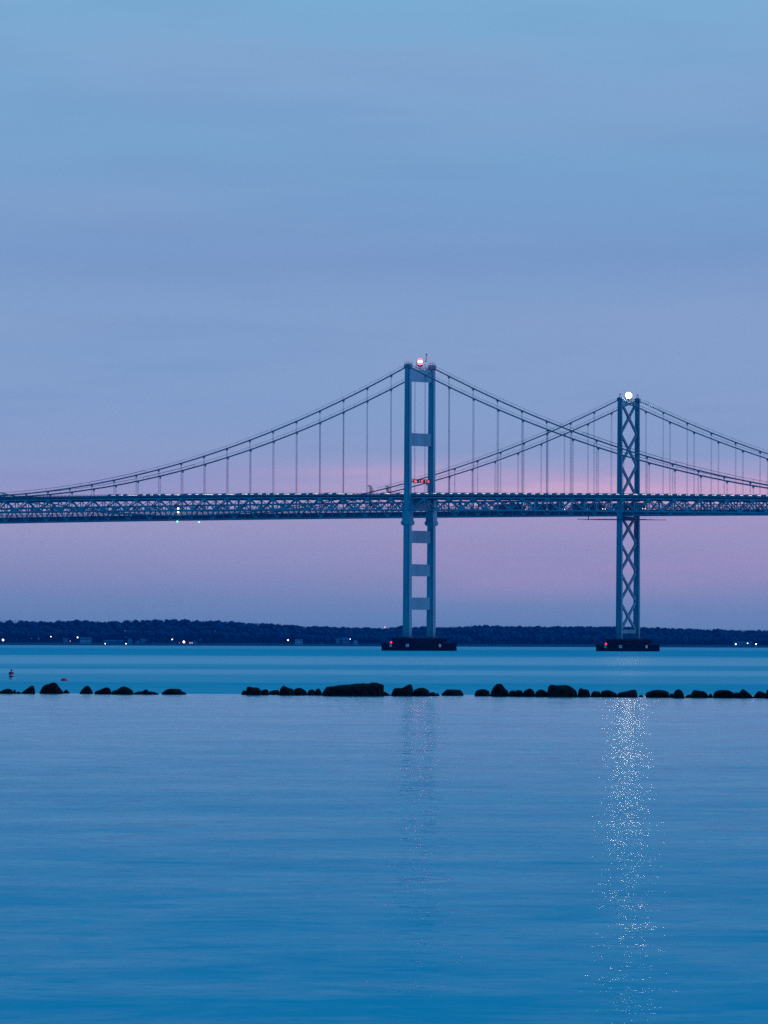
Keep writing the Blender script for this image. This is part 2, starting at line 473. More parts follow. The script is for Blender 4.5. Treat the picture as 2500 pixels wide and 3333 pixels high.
# ------------------------------------------------------------------ houses and lamps on the far shore
def house(px, y_base, wpx, y_top, label, two=False, white=False, lit=False, gable_front=False):
    Y = SHORE_Y + 40 + shore_offset((px - 1250) / F_PX * 6000)
    p = at(px, y_base, Y)
    sc = Y / F_PX
    wd = wpx * sc; ht = (y_base - y_top) * sc
    gz = 1.6
    root = empty('house', (p.x, Y, gz))
    tag(root, label, 'house', 'houses along the far shore')
    dp = 7.0
    wall_h = ht * 0.58 + (p.z - gz)
    b = MB()
    b.box((0, 0, wall_h / 2 - 0.6), (wd, dp, wall_h + 1.2))
    wm = M['house_white'] if white else M['house']
    rh = ht * 0.42
    r = MB()
    if gable_front:
        b.add([(-wd / 2, -dp / 2, wall_h), (wd / 2, -dp / 2, wall_h), (0, -dp / 2, wall_h + rh)], [(0, 1, 2)])
        e = 0.25
        r.add([(-wd / 2 - e, -dp / 2 - e, wall_h - 0.1), (0, -dp / 2 - e, wall_h + rh + 0.1), (0, dp / 2 + e, wall_h + rh + 0.1), (-wd / 2 - e, dp / 2 + e, wall_h - 0.1),
               (wd / 2 + e, -dp / 2 - e, wall_h - 0.1), (wd / 2 + e, dp / 2 + e, wall_h - 0.1)], [(0, 1, 2, 3), (1, 4, 5, 2)])
    else:
        e = 0.3
        r.add([(-wd / 2 - e, -dp / 2 - e, wall_h - 0.1), (wd / 2 + e, -dp / 2 - e, wall_h - 0.1), (wd / 2 + e, 0, wall_h + rh), (-wd / 2 - e, 0, wall_h + rh),
               (-wd / 2 - e, dp / 2 + e, wall_h - 0.1), (wd / 2 + e, dp / 2 + e, wall_h - 0.1)],
              [(0, 1, 2, 3), (3, 2, 5, 4), (0, 3, 4), (1, 5, 2)])
    b.build('wall', wm, root)
    r.build('roof', M['roof'], root)
    nwin = max(2, int(wd / 2.6))
    for lev in range(2 if two else 1):
        for i in range(nwin):
            wx = -wd / 2 + wd * (i + 0.5) / nwin
            q = MB(); q.box((wx, -dp / 2 - 0.03, 1.2 + 2.6 * lev), (0.9, 0.06, 1.2))
            q.build('window', G['pink'] if lit else M['glass'], root)  # glowing panes stand in for lamplight falling on the lit front
    return root

house(213, 2085, 14, 2077, 'small pale house among the trees, leftmost house on the far shore')
house(279, 2092, 36, 2074, 'widest pale house on the far shore, right of a bright shore lamp', two=True, white=True)
house(360, 2092, 44, 2083, 'long low house with a pale roof above two small shore lamps')
house(394, 2092, 13, 2083, 'small low house squeezed between the long roof and the two storey house')
house(423, 2091, 13, 2077, 'narrow two storey house with a bright gable right of a shore lamp', two=True, white=True, gable_front=True)
house(449, 2095, 15, 2084, 'pale house at the water edge right of the bright gabled house', white=True, gable_front=True)
house(466, 2090, 15, 2079, 'pale house set a little higher up the bank, right end of the left cluster')
house(498, 2098, 8, 2088, 'tiny narrow dim house standing alone right of the left cluster', gable_front=True)
house(565, 2095, 9, 2087, 'dim shed under the high lamp left of the brightest shore light', gable_front=True)
house(622, 2098, 14, 2090, 'low boathouse with pink lit front beside the brightest shore light', lit=True)
house(634, 2098, 9, 2085, 'narrow pale gabled house touching the pink lit boathouse', white=True, gable_front=True)
house(973, 2092, 24, 2080, 'pale broad house right of a single white lamp, middle of the far shore', white=True)
house(1019, 2097, 6, 2088, 'tiny narrow hut left of the small bright hut on the middle shore', gable_front=True)
house(1047, 2097, 8, 2088, 'small bright hut near the water edge on the middle shore', white=True, gable_front=True)
house(1100, 2089, 12, 2078, 'small pale house left of the large dim house with a lamp')
house(1126, 2093, 26, 2075, 'large dim house with a small bluish lamp, left of the pier', two=True)
house(1158, 2097, 16, 2082, 'bright gabled house by the water, nearest house to the near bridge pier', white=True, gable_front=True)
house(2418, 2098, 60, 2088, 'long dim low house between the three lamps on the right shore')

def lamp(px, py, size_px, label, g='white', dy_=18.0):
    Y = SHORE_Y + dy_ + shore_offset((px - 1250) / F_PX * 6000)
    p = at(px, py, Y)
    r = size_px * 0.33 * Y / F_PX
    gz = 0.8
    root = empty('shore_lamp', (p.x, Y, gz))
    tag(root, label, 'lamp', 'lamps along the far shore')
    b = MB(); b.tube([(0, 0, -0.6), (0, 0, p.z - gz - r)], [0.12, 0.08], 6); b.build('pole', M['pole'], root)
    b = MB(); b.lathe((0, 0, p.z - gz), [(r * 0.3, -r), (r * 0.85, -r * 0.5), (r, 0), (r * 0.85, r * 0.5), (r * 0.3, r)], 10)
    b.build('lamp_globe', G[g], root, smooth=True)
    return root
lamp(10, 2083, 9.5, 'large white shore lamp at the far left edge, low by the water')
lamp(165.5, 2072.3, 5, 'small pinkish lamp highest on the bank in front of the dark left trees', 'warm', 45)
lamp(228.5, 2086.7, 4.5, 'small pink lamp below and left of the lamp beside the widest house', 'pink', 30)
lamp(252.5, 2074.6, 6.5, 'warm lamp touching the left end of the widest pale house', 'warm', 22)
lamp(342.5, 2095.3, 5, 'small white lamp at the water edge under the long low house', 'white', 8)
lamp(410, 2095.3, 5, 'small white lamp at the water edge left of the two storey house', 'white', 8)
lamp(560.5, 2081.2, 6.5, 'warm lamp up the bank left of the brightest shore light', 'warm', 25)
lamp(598.5, 2089.5, 11.5, 'brightest warm light of the left shore beside the pink boathouse', 'warm', 14)
lamp(584, 2092, 3, 'faint pink lamp just left of the brightest shore light', 'pink', 14)
lamp(937.5, 2083.6, 6.5, 'single white lamp left of the broad house on the middle shore', 'white', 20)
lamp(1140, 2080.3, 4, 'small bluish white lamp on the large dim house near the pier', 'white', 22)
lamp(2395, 2096.7, 6, 'white lamp leftmost of the three on the right shore', 'white', 10)
lamp(2433.5, 2094, 4.5, 'smallest and highest white lamp of the three on the right shore', 'white', 12)
lamp(2461, 2096.7, 7, 'largest white lamp, rightmost of the three on the right shore', 'white', 10)
mast = empty('radio_mast', (at(1253, 2043.5, 6180).x, 6180, 2.0))
tag(mast, 'mast with a pink red lamp just above the treetops left of the near pier', 'mast')
_z = at(1253, 2043.5, 6180).z - 2.0
b = MB(); b.tube([(0, 0, -1), (0, 0, _z)], [0.3, 0.15], 6); b.build('pole', M['pole'], mast)
b = MB(); b.lathe((0, 0, _z), [(0.3, -0.1), (0.75, 0.4), (0.75, 0.9), (0.3, 1.4)], 10); b.build('lamp', G['pink'], mast)

# ------------------------------------------------------------------ bridges
TH = 0.6958                           # angle between the bridges and the picture plane
L = 12.192                            # hanger spacing
WN, ON = 14.57, 8.61                  # near bridge: cable spacing, first hanger
WF, OF = 11.55, 13.28                 # far bridge
cs, sn = math.cos(TH), math.sin(TH)
def bridge_root(name, leg, wd):
    return empty(name, (leg[0] + sn * wd / 2, leg[1] + cs * wd / 2, 0), -TH)

def steps(a, b_, d):
    n = max(1, int(round((b_ - a) / d)))
    return [a + (b_ - a) * i / n for i in range(n + 1)]

def octo(hx, hy, c):
    return [(hx, -hy + c), (hx, hy - c), (hx - c, hy), (-hx + c, hy), (-hx, hy - c), (-hx, -hy + c), (-hx + c, -hy), (hx - c, -hy)]

def sign_board(parent, p, rz, wd, ht):
    b = MB(); b.box((0, 0, 0), (wd, 0.1, ht))
    o = b.build('sign_board', M['board'], parent, p); o.rotation_euler = (0, 0, rz)
    k = MB()
    for i in (-1, 0, 1):              # dark strokes, unreadable at this distance
        k.box((i * wd * 0.25, -0.06, 0.02 * i), (wd * 0.1, 0.02, ht * 0.62))
    k.bar((-wd * 0.25, -0.06, ht * 0.25), (wd * 0.25, -0.06, -ht * 0.25), 0.02, ht * 0.07, (0, 1, 0))
    q = k.build('lettering', M['ink'], parent, p); q.rotation_euler = (0, 0, rz)
    q.parent = o; q.location = (0, 0, 0); q.rotation_euler = (0, 0, 0)
    return o

def pier(root, cap, fend, z_f, z_c, board_z, lamp_pos, cluttered=False):
    b = MB()
    b.prism([(octo(cap[0] - 0.35, cap[1] - 0.35, 2.2), -1.5), (octo(cap[0] - 0.35, cap[1] - 0.35, 2.2), z_c - 1.6), (octo(cap[0], cap[1], 2.2), z_c - 0.9), (octo(cap[0], cap[1], 2.2), z_c)])
    if cluttered:
        rg = random.Random(3)
        for i in range(26):
            b.box((cap[0] - 0.3 + rg.uniform(0, 0.6), rg.uniform(-cap[1] + 2, cap[1] - 2), z_f + rg.uniform(0.3, z_c - z_f - 0.3)), (0.7, rg.uniform(0.5, 2.6), rg.uniform(0.15, 0.5)))
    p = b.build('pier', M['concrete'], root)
    f = MB()
    f.prism([(octo(fend[0], fend[1], fend[2]), -1.4), (octo(fend[0], fend[1], fend[2]), z_f)])
    f.prism([(octo(fend[0] + 0.35, fend[1] - 4.5, fend[2]), -1.4), (octo(fend[0] + 0.35, fend[1] - 4.5, fend[2]), 0.35)])
    # timber piles and walers standing proud of the wall
    o8 = octo(fend[0] + 0.12, fend[1] + 0.12, fend[2])
    for i in range(8):
        a = Vector(o8[i] + (0,)); c = Vector(o8[(i + 1) % 8] + (0,))
        n = max(2, int((c - a).length / 1.3))
        for k in range(n):
            q = a + (c - a) * ((k + 0.5) / n)
            f.box((q.x, q.y, z_f / 2 - 0.6), (0.3, 0.3, z_f + 1.5 + random.uniform(-0.12, 0.12)))
        for zz_ in (0.8, z_f - 0.5):
            f.bar((a.x, a.y, zz_), (c.x, c.y, zz_), 0.34, 0.3)
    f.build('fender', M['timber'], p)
    hx, hy, c = fend
    ang = math.atan2(-c, c)
    sign_board(p, (-0.4, -hy - 0.36, board_z), 0.0, 1.15, 1.15)
    sign_board(p, (hx - c / 2 + 0.25, -hy + c / 2 - 0.25, board_z), R(45), 1.2, 1.1)
    sign_board(p, (hx + 0.37, 2.6, board_z), R(90), 1.2, 1.1)
    r = MB()
    ring = octo(cap[0] - 0.4, cap[1] - 0.4, 2.2)
    for i in range(8):
        a = Vector(ring[i] + (0,)); c2 = Vector(ring[(i + 1) % 8] + (0,))
        n = max(1, int((c2 - a).length / 1.5))
        for k in range(n):
            q = a + (c2 - a) * (k / n)
            r.tube([(q.x, q.y, z_c), (q.x, q.y, z_c + 2.1)], 0.045, 4)
        for zz_ in (0.5, 0.9, 1.3, 1.7, 2.1):
            r.tube([(a.x, a.y, z_c + zz_), (c2.x, c2.y, z_c + zz_)], 0.035, 4)
    r.build('railing', M['steel_dark_shaded'], p)
    lp = MB(); lp.lathe(lamp_pos, [(0.15, -0.3), (0.34, -0.17), (0.36, 0.12), (0.15, 0.33)], 10)
    lp.build('navigation_lamp', G['red'], p, smooth=True)
    return p

def cable_part(root, name, y, zfun, t0, t1, r, hand=True, post_from=None):
    ts = steps(t0, t1, 4.0)
    b = MB(); b.tube([(t, y, zfun(t)) for t in ts], r, 8)
    return b.build(name, M['cable'], root, smooth=True)

def hand_rope(cab, y, zfun, t0, t1, r=0.03, post=True):
    for sgn in (-1, 1):
        b = MB()
        b.tube([(t, y + sgn * 0.4, zfun(t) + 1.15) for t in steps(t0, t1, 6.0)], r, 4)
        if post:
            for t in steps(t0, t1, L / 2):
                b.tube([(t, y + sgn * 0.2, zfun(t)), (t, y + sgn * 0.4, zfun(t) + 1.25)], 0.025, 4)
        b.build('hand_rope', M['cable'], cab)

def walk_rail(cab, y, zfun, a, c):
    """heavier tubular hand rail clamped on one stretch of the cable, its ends bent down"""
    b = MB()
    pts = [(a, y, zfun(a) + 0.2), (a, y, zfun(a) + 0.9), (a + 0.35, y, zfun(a) + 1.12)]
    pts += [(t, y, zfun(t) + 1.15) for t in steps(a + 0.8, c - 0.8, 5.0)]
    pts += [(c - 0.35, y, zfun(c) + 1.12), (c, y, zfun(c) + 0.9), (c, y, zfun(c) + 0.2)]
    b.tube(pts, 0.07, 5)
    for t in steps(a + 2, c - 2, 6.0):
        b.box((t, y, zfun(t) + 1.18), (0.28, 0.2, 0.2))
    b.build('hand_rail', M['black'], cab)

def hanger(root, t, y, z0, z1):
    b = MB()
    for dt in (-0.2, 0.2):
        b.tube([(t + dt, y, z0), (t + dt, y, z1)], 0.05, 5)
    h = z1 - z0
    if h > 6:
        b.box((t, y, z0 + h * 0.55), (0.5, 0.12, 0.14))
    o = b.build('hanger', M['rope'], root)
    c = MB()
    c.box((t, y, z1 + 0.02), (0.75, 0.74, 0.62)); c.box((t, y, z1 - 0.5), (0.5, 0.16, 0.5))
    c.build('cable_band', M['cable'], o)
    return o

# ---- near bridge ---------------------------------------------------------------------------
near = bridge_root('suspension_bridge', (9.06, 2394.5), WN)
tag(near, 'nearer suspension bridge with the taller portal framed tower, blue steel', 'bridge')
HN = WN / 2
def zn(t): return 62.62 - 2.75e-5 * (t + 237) ** 2          # top of the parapet
def cab_n(t):
    return 111.07 + 0.4062 * t + 0.000857 * t * t if t <= 0 else 111.0 - 0.4365 * t + 0.000858 * t * t
T0, T1 = -345.0, 300.0

p1 = pier(near, (5.4, 12.7), (8.0, 16.5, 3.6), 2.9, 4.95, 2.1, (-0.2, -16.9, 3.3))

tower = empty('tower', (0, 0, 0), 0, near)
def leg_section(a, b_, nt=0.62, nn=0.26):
    x, y = a / 2, b_ / 2
    return [(-x, -y + nn), (-x + nt, -y + nn), (-x + nt, -y), (x - nt, -y), (x - nt, -y + nn), (x, -y + nn), (x, y - nn), (x - nt, y - nn), (x - nt, y), (-x + nt, y), (-x + nt, y - nn), (-x, y - nn)]
for sgn in (-1, 1):
    b = MB()
    lev = []
    for z, a, c in ((5.6, 3.35, 2.15), (50.2, 3.05, 1.95), (54.0, 3.0, 1.95), (61.0, 2.85, 1.9), (110.4, 2.5, 1.75)):
        lev.append(([(x, y + sgn * HN) for x, y in leg_section(a, c)], z))
    b.prism(lev)
    leg = b.build('leg', M['steel'], tower)
    b = MB(); b.box((0, sgn * HN, 5.25), (4.0, 2.8, 0.7)); b.build('base_plate', M['steel_dark_shaded'], leg)
    # casing round the leg at deck level, with a flared lip at its lower end
    b = MB()
    def ring(a, c): return [(-a / 2, sgn * HN - c / 2), (a / 2, sgn * HN - c / 2), (a / 2, sgn * HN + c / 2), (-a / 2, sgn * HN + c / 2)]
    b.prism([(ring(3.5, 2.5), 48.9), (ring(4.3, 3.0), 49.4), (ring(4.5, 3.1), 50.0), (ring(4.3, 3.0), 50.5), (ring(3.75, 2.6), 50.7), (ring(3.6, 2.5), 54.6)])
    b.build('leg_casing', M['steel'], leg)
    b = MB()                          # saddle housing on the leg top
    y = sgn * HN
    b.prism([([(-1.4, y - 1.0), (1.4, y - 1.0), (1.4, y + 1.0), (-1.4, y + 1.0)], 110.4), ([(-1.35, y - 1.0), (1.35, y - 1.0), (1.35, y + 1.0), (-1.35, y + 1.0)], 111.1),
             ([(-0.8, y - 0.6), (0.8, y - 0.6), (0.8, y + 0.6), (-0.8, y + 0.6)], 111.75)])
    for q in (-1.15, 1.15):
        for dx_ in (-0.28, 0.28):
            b.tube([(q + dx_, y - 0.7, 111.0), (q + dx_ * 0.5, y - 0.7, 111.9)], 0.07, 5)
            b.tube([(q + dx_, y + 0.7, 111.0), (q + dx_ * 0.5, y + 0.7, 111.9)], 0.07, 5)
        b.box((q, y, 111.92), (0.45, 1.6, 0.14))
    b.build('saddle', M['cable'], leg)
    b = MB()
    for dx_ in (-1.3, 1.3):
        for dyy in (-0.9, 0.9):
            b.tube([(dx_, y + dyy, 111.0), (dx_, y + dyy, 112.5)], 0.04, 4)
    for zz_ in (111.9, 112.5):
        b.tube([(-1.3, y - 0.9, zz_), (1.3, y - 0.9, zz_), (1.3, y + 0.9, zz_), (-1.3, y + 0.9, zz_), (-1.3, y - 0.9, zz_)], 0.035, 4)
    b.tube([(0.3, y, 111.7), (0.3, y, 113.4)], 0.05, 4)
    b.tube([(-0.4, y - 0.3, 111.7), (-0.4, y - 0.3, 113.4), (0.5, y - 0.3, 113.4)], 0.045, 4)
    b.build('top_railing', M['cable'], leg)
for z0, z1 in ((105.0, 109.75), (79.95, 84.9), (55.3, 59.2), (42.05, 46.86), (29.1, 33.8), (16.0, 20.8)):
    b = MB()
    w_ = HN - 0.8
    b.box((0, 0, (z0 + z1) / 2), (1.0, 2 * w_, z1 - z0))
    for y in (-w_ + 0.25, w_ - 0.25):                      # haunches
        b.box((0, y, (z0 + z1) / 2), (1.16, 0.5, z1 - z0 + 0.24))
    for k in range(-2, 3):                                 # vertical stiffener seams
        b.box((0, k * 2.2, (z0 + z1) / 2), (1.03, 0.07, z1 - z0 - 0.3))
    b.build('cross_beam', M['steel'], tower)
b = MB()                                                    # walkway rail on the top beam
for y in steps(-5.8, 5.8, 1.45):
    for x in (-0.4, 0.4):
        b.tube([(x, y, 109.7), (x, y, 110.95)], 0.04, 4)
for zz_ in (110.3, 110.95):
    for x in (-0.4, 0.4):
        b.tube([(x, -5.8, zz_), (x, 5.8, zz_)], 0.035, 4)
b.build('walkway_railing', M['cable'], tower)

bl = MB(); yb = 0.0                                         # red aviation beacon on its stand
for dx_, dyy in ((-.55, -.55), (.55, -.55), (.55, .55), (-.55, .55)):
    bl.tube([(dx_, yb + dyy, 109.7), (dx_, yb + dyy, 111.5)], 0.09, 5)
bl.lathe((0, yb, 111.35), [(0.6, -0.25), (1.15, 0.15), (1.2, 0.3), (0.3, 0.32)], 14)
stand = bl.build('beacon_stand', M['black'], near)
b = MB(); b.lathe((0, yb, 113.0), [(0.3, -1.2), (0.65, -0.85), (0.8, -0.2), (0.8, 0.3), (0.62, 0.8), (0.25, 1.1)], 16)
b.build('beacon_lens', G['red_lens'], stand, smooth=True)
b = MB()
b.lathe((0, yb, 113.0), [(0.76, -0.28), (0.835, -0.22), (0.835, 0.26), (0.76, 0.34)], 16)
b.build('beacon_bulb', G['red_core'], stand)
b = MB(); ya = 3.0                                          # antenna mast with braces and panel aerials
b.tube([(0, ya + 0.25, 109.7), (0.05, ya + 0.25, 112.8), (0.1, ya + 0.6, 114.0), (0.1, ya + 0.6, 116.3)], [0.06, 0.08, 0.14, 0.12], 6)
b.tube([(0, ya - 0.9, 109.7), (0.05, ya - 0.2, 112.6), (0.1, ya + 0.5, 114.0)], 0.07, 5)
b.box((0.1, ya + 1.05, 115.8), (0.15, 0.18, 0.8)); b.box((0.1, ya + 1.05, 113.2), (0.2, 0.25, 0.35))
b.bar((0.1, ya + 0.6, 115.9), (0.1, ya + 1.05, 115.9), 0.06, 0.06); b.bar((0.1, ya + 0.3, 113.2), (0.1, ya + 1.05, 113.2), 0.06, 0.06)
ant = b.build('antenna_mast', M['black'], near)
b = MB(); b.lathe((0, ya + 0.1, 112.6), [(0.1, -0.22), (0.2, 0), (0.1, 0.22)], 8); b.build('obstruction_lamp', G['pink'], ant)
b = MB(); b.tube([(0, -2.4, 109.7), (0, -2.1, 112.9)], [0.07, 0.10], 5); b.tube([(0, -3.3, 109.7), (0, -2.2, 112.0)], 0.05, 5); b.box((0, -2.1, 112.8), (0.14, 0.14, 0.7))
b.build('aerial', M['black'], near)

# lane signals hung between the legs over the road: red crosses and closed housings
b = MB(); b.bar((0.0, -HN + 0.9, 66.9), (0.0, HN - 0.9, 66.9), 0.16, 0.16); b.bar((0.0, -HN + 0.9, 65.75), (0.0, HN - 0.9, 65.75), 0.14, 0.14)
gantry = b.build('signal_gantry', M['black'], near)
for i, y in enumerate((-3.55, 0.55, 4.5)):
    b = MB(); b.box((0.35, y, 66.25), (0.4, 1.45, 1.3)); b.box((0.56, y, 66.95), (0.3, 1.5, 0.1))
    hs = b.build('lane_signal', M['black'], gantry)
    b = MB()
    b.bar((0.60, y - 0.55, 65.8), (0.60, y + 0.55, 66.7), 0.06, 0.26, (1, 0, 0)); b.bar((0.62, y - 0.55, 66.7), (0.62, y + 0.55, 65.8), 0.06, 0.26, (1, 0, 0))
    b.build('red_cross', G['red_x'], hs)
for y in (-1.35, 2.35):
    b = MB(); b.box((0.35, y, 66.25), (0.4, 0.8, 1.5)); b.build('closed_signal', M['black'], gantry)

# stiffening trusses: Warren with verticals, top nodes under the hangers
def warren(root, ts_top, ts_bot, y, ztop, zbot, depth_sec, name, gus=(1.5, 1.1), breaks=None, tall=0.34, paint='steel'):
    b = MB()
    nodes = sorted([(t, 1) for t in ts_top] + [(t, 0) for t in ts_bot])
    for (t0, k0), (t1, k1) in zip(nodes, nodes[1:]):
        if breaks and breaks[0] < (t0 + t1) / 2 < breaks[1]:
            continue
        z0 = ztop(t0) if k0 else zbot(t0); z1 = ztop(t1) if k1 else zbot(t1)
        if k0 != k1:
            b.bar((t0, y, z0), (t1, y, z1), depth_sec, tall, (0, 1, 0))
    for t, k in nodes:
        b.bar((t, y, zbot(t)), (t, y, ztop(t)), depth_sec * 0.8, 0.30, (0, 1, 0))
        z = ztop(t) if k else zbot(t)
        s_ = -1 if k else 1
        vs = []
        for yy in (-depth_sec / 2 - 0.04, depth_sec / 2 + 0.04):
            vs += [(t - gus[0] / 2, y + yy, z), (t + gus[0] / 2, y + yy, z), (t + gus[0] / 2, y + yy, z + s_ * gus[1] * 0.5), (t + gus[0] * 0.22, y + yy, z + s_ * gus[1]), (t - gus[0] * 0.22, y + yy, z + s_ * gus[1]), (t - gus[0] / 2, y + yy, z + s_ * gus[1] * 0.5)]
        fs = [(0, 1, 2, 3, 4, 5), (11, 10, 9, 8, 7, 6)] + [(i, (i + 1) % 6, 6 + (i + 1) % 6, 6 + i) for i in range(6)]
        b.add(vs, fs)
    return b.build(name, M[paint], root)

def zt_n(t): return zn(t) - 1.40      # top chord axis
def zb_n(t): return zn(t) - 6.10      # bottom chord axis
tops = [s_ * (ON + k * L) for s_ in (-1, 1) for k in range(29) if T0 < s_ * (ON + k * L) < T1]
bots = [s_ * (ON - L / 2 + k * L) for s_ in (-1, 1) for k in range(29) if T0 < s_ * (ON - L / 2 + k * L) < T1]
for sgn in (-1, 1):
    y = sgn * HN
    for a, c in ((T0, -2.3), (2.3, T1)):
        tr = warren(near, [t for t in tops if a < t < c], [t for t in bots if a < t < c], y, zt_n, zb_n, 0.42, 'stiffening_truss', (1.7, 1.15))
        for nm, zf_ in (('top_chord', zt_n), ('bottom_chord', zb_n)):
            b = MB(); b.sweep(steps(a, c, L), y - 0.30, y + 0.30, zf_, -0.24, 0.24)
            b.build(nm, M['steel'], tr)

floor = empty('road_deck', (0, 0, 0), 0, near)
ts = steps(T0, T1, L)
b = MB(); b.sweep(ts, -HN + 1.0, HN - 1.0, zn, -0.72, -0.45); b.build('slab', M['deck'], floor)
b = MB()                                                    # stringers and floor beams below the slab
for k in range(-3, 4):
    b.sweep(ts, k * 1.9 - 0.12, k * 1.9 + 0.12, zn, -1.12, -0.73)
for t in sorted(tops + bots):
    b.box((t, 0, zn(t) - 1.62), (0.34, WN - 0.9, 0.98))
b.build('floor_beams', M['steel_dark_shaded'], floor)
b = MB()                                                    # cross frames and bottom laterals between the trusses
nd = sorted(tops + bots)
for t in nd:
    b.bar((t, -HN + 0.3, zb_n(t)), (t, HN - 0.3, zb_n(t)), 0.26, 0.26)
    b.bar((t, -HN + 0.3, zb_n(t) + 0.2), (t, 0, zn(t) - 2.1), 0.2, 0.2)
    b.bar((t, HN - 0.3, zb_n(t) + 0.2), (t, 0, zn(t) - 2.1), 0.2, 0.2)
for i, (t0, t1) in enumerate(zip(nd, nd[1:])):
    if t0 * t1 < 0: continue
    s_ = 1 if i % 2 else -1
    b.bar((t0, -s_ * (HN - 0.4), zb_n(t0)), (t1, s_ * (HN - 0.4), zb_n(t1)), 0.22, 0.22)
b.build('cross_frames', M['steel_dark_shaded'], floor)
for sgn in (-1, 1):
    b = MB()
    y0 = sgn * (HN - 0.98)
    for a, c in ((T0, T1),):
        b.sweep(steps(a, c, L), y0 - 0.16, y0 + 0.16, zn, -0.72, 0.0)
    if sgn < 0:
        for t in steps(T0, T1, L / 3):
            b.box((t, y0 + sgn * 0.45, zn(t) - 0.82), (0.16, 0.55, 0.18))
    b.build('parapet', M['parapet'], floor)
    b = MB()
    for t in steps(T0, T1, 2.03):
        b.box((t, y0, zn(t) + 0.2), (0.13, 0.12, 0.44))
    b.sweep(steps(T0, T1, L), y0 - 0.05, y0 + 0.05, zn, 0.40, 0.50)
    b.build('railing', M['black'], floor)

for sgn in (-1, 1):
    y = sgn * HN
    cb = cable_part(near, 'main_cable', y, cab_n, T0, 212.0, 0.285)
    hand_rope(cb, y, cab_n, T0, 205.0)
    if sgn < 0:
        walk_rail(cb, y, cab_n, -330, -173.0); walk_rail(cb, y, cab_n, -168.5, -138.0)
        walk_rail(cb, y, cab_n, 92.0, 127.0); walk_rail(cb, y, cab_n, 131.0, 200.0)
    else:
        walk_rail(cb, y, cab_n, -330, -157.0); walk_rail(cb, y, cab_n, -152.0, -124.0)
        walk_rail(cb, y, cab_n, 75.0, 113.0); walk_rail(cb, y, cab_n, 120.0, 200.0)
    for k in range(26):
        for s_ in (-1, 1):
            t = s_ * (ON + k * L)
            if t < -290 or t > 195: continue
            z1 = cab_n(t) - 0.3; z0 = zt_n(t) + 0.25
            if z1 - z0 > 1.4:
                hanger(near, t, y, z0, z1)

# ---- far bridge ----------------------------------------------------------------------------
far = bridge_root('suspension_bridge', (95.42, 2492.5), WF)
tag(far, 'farther suspension bridge with the cross braced tower and a white beacon, blue steel', 'bridge')
HF = WF / 2
def zfb(t): return 55.62 - 1.2e-5 * (t + 235) ** 2          # underside of the truss
def cab_f(t):
    return 57.57 + 0.000803 * (t + 236) ** 2 if t <= 0 else 102.32 - 0.4065 * t + 0.00085 * t * t
FT0, FT1 = -430.0, 330.0
p2 = pier(far, (4.9, 11.0), (7.2, 14.0, 2.6), 2.7, 4.9, 1.9, (-0.2, -14.3, 3.0), True)

tower2 = empty('tower', (0, 0, 0), 0, far)
for sgn in (-1, 1):
    b = MB(); lev = []
    for z, a, c in ((5.2, 2.85, 1.35), (52.0, 2.45, 1.2), (102.0, 2.0, 1.05)):
        lev.append(([(x, y + sgn * HF) for x, y in leg_section(a, c, 0.45, 0.18)], z))
    b.prism(lev)
    lg = b.build('leg', M['steel_old'], tower2)
    b = MB(); b.box((0, sgn * HF, 5.05), (3.4, 2.2, 0.4)); b.build('base_plate', M['steel_dark_shaded'], lg)
    y = sgn * HF
    b = MB()                                                # rounded saddle with an inspection frame
    prof = [(-1.35, 102.0), (1.35, 102.0), (1.3, 102.5), (0.7, 102.95), (0.25, 103.15), (-0.25, 103.15), (-0.7, 102.95), (-1.3, 102.5)]
    vs = [(x, y - 0.6, z) for x, z in prof] + [(x, y + 0.6, z) for x, z in prof]
    b.add(vs, [tuple(range(8)), tuple(range(15, 7, -1))] + [(i, 8 + i, 8 + (i + 1) % 8, (i + 1) % 8) for i in range(8)])
    b.bar((-0.55, y, 103.0), (-0.15, y, 104.4), 0.14, 0.14); b.bar((0.75, y, 103.0), (0.2, y, 104.4), 0.14, 0.14); b.box((0.02, y, 104.4), (0.75, 0.5, 0.22))
    b.build('saddle', M['cable'], lg)

def half(z): return HF - 0.45
XN = [(101.3, 94.9, 88.3), (88.3, 82.0, 75.6), (75.6, 69.15, 62.7), (55.2, 49.9, 44.0), (44.0, 38.1, 32.3), (32.3, 26.1, 20.3), (20.3, 14.0, 8.2)]
for zu, zm, zl in XN:
    b = MB(); h = half(zm)
    for s_ in (-1, 1):
        b.bar((0, s_ * h, zu), (0, 0, zm), 0.75, 0.95, (1, 0, 0)) if s_ < 0 else b.bar((0.012, s_ * h, zu), (0.012, 0, zm), 0.75, 0.95, (1, 0, 0))
        b.bar((0.006 * s_ + 0.02, s_ * h, zl), (0.006 * s_ + 0.02, 0, zm), 0.75, 0.95, (1, 0, 0))
    q = [(1.0, 0), (0.55, 1.15), (-0.55, 1.15), (-1.0, 0), (-0.55, -1.15), (0.55, -1.15)]
    vs = [(-0.42, yy, zm + zz_) for yy, zz_ in q] + [(0.45, yy, zm + zz_) for yy, zz_ in q]
    b.add(vs, [tuple(range(5, -1, -1)), tuple(range(6, 12))] + [(i, (i + 1) % 6, 6 + (i + 1) % 6, 6 + i) for i in range(6)])
    b.build('cross_brace', M['steel_old'], tower2)
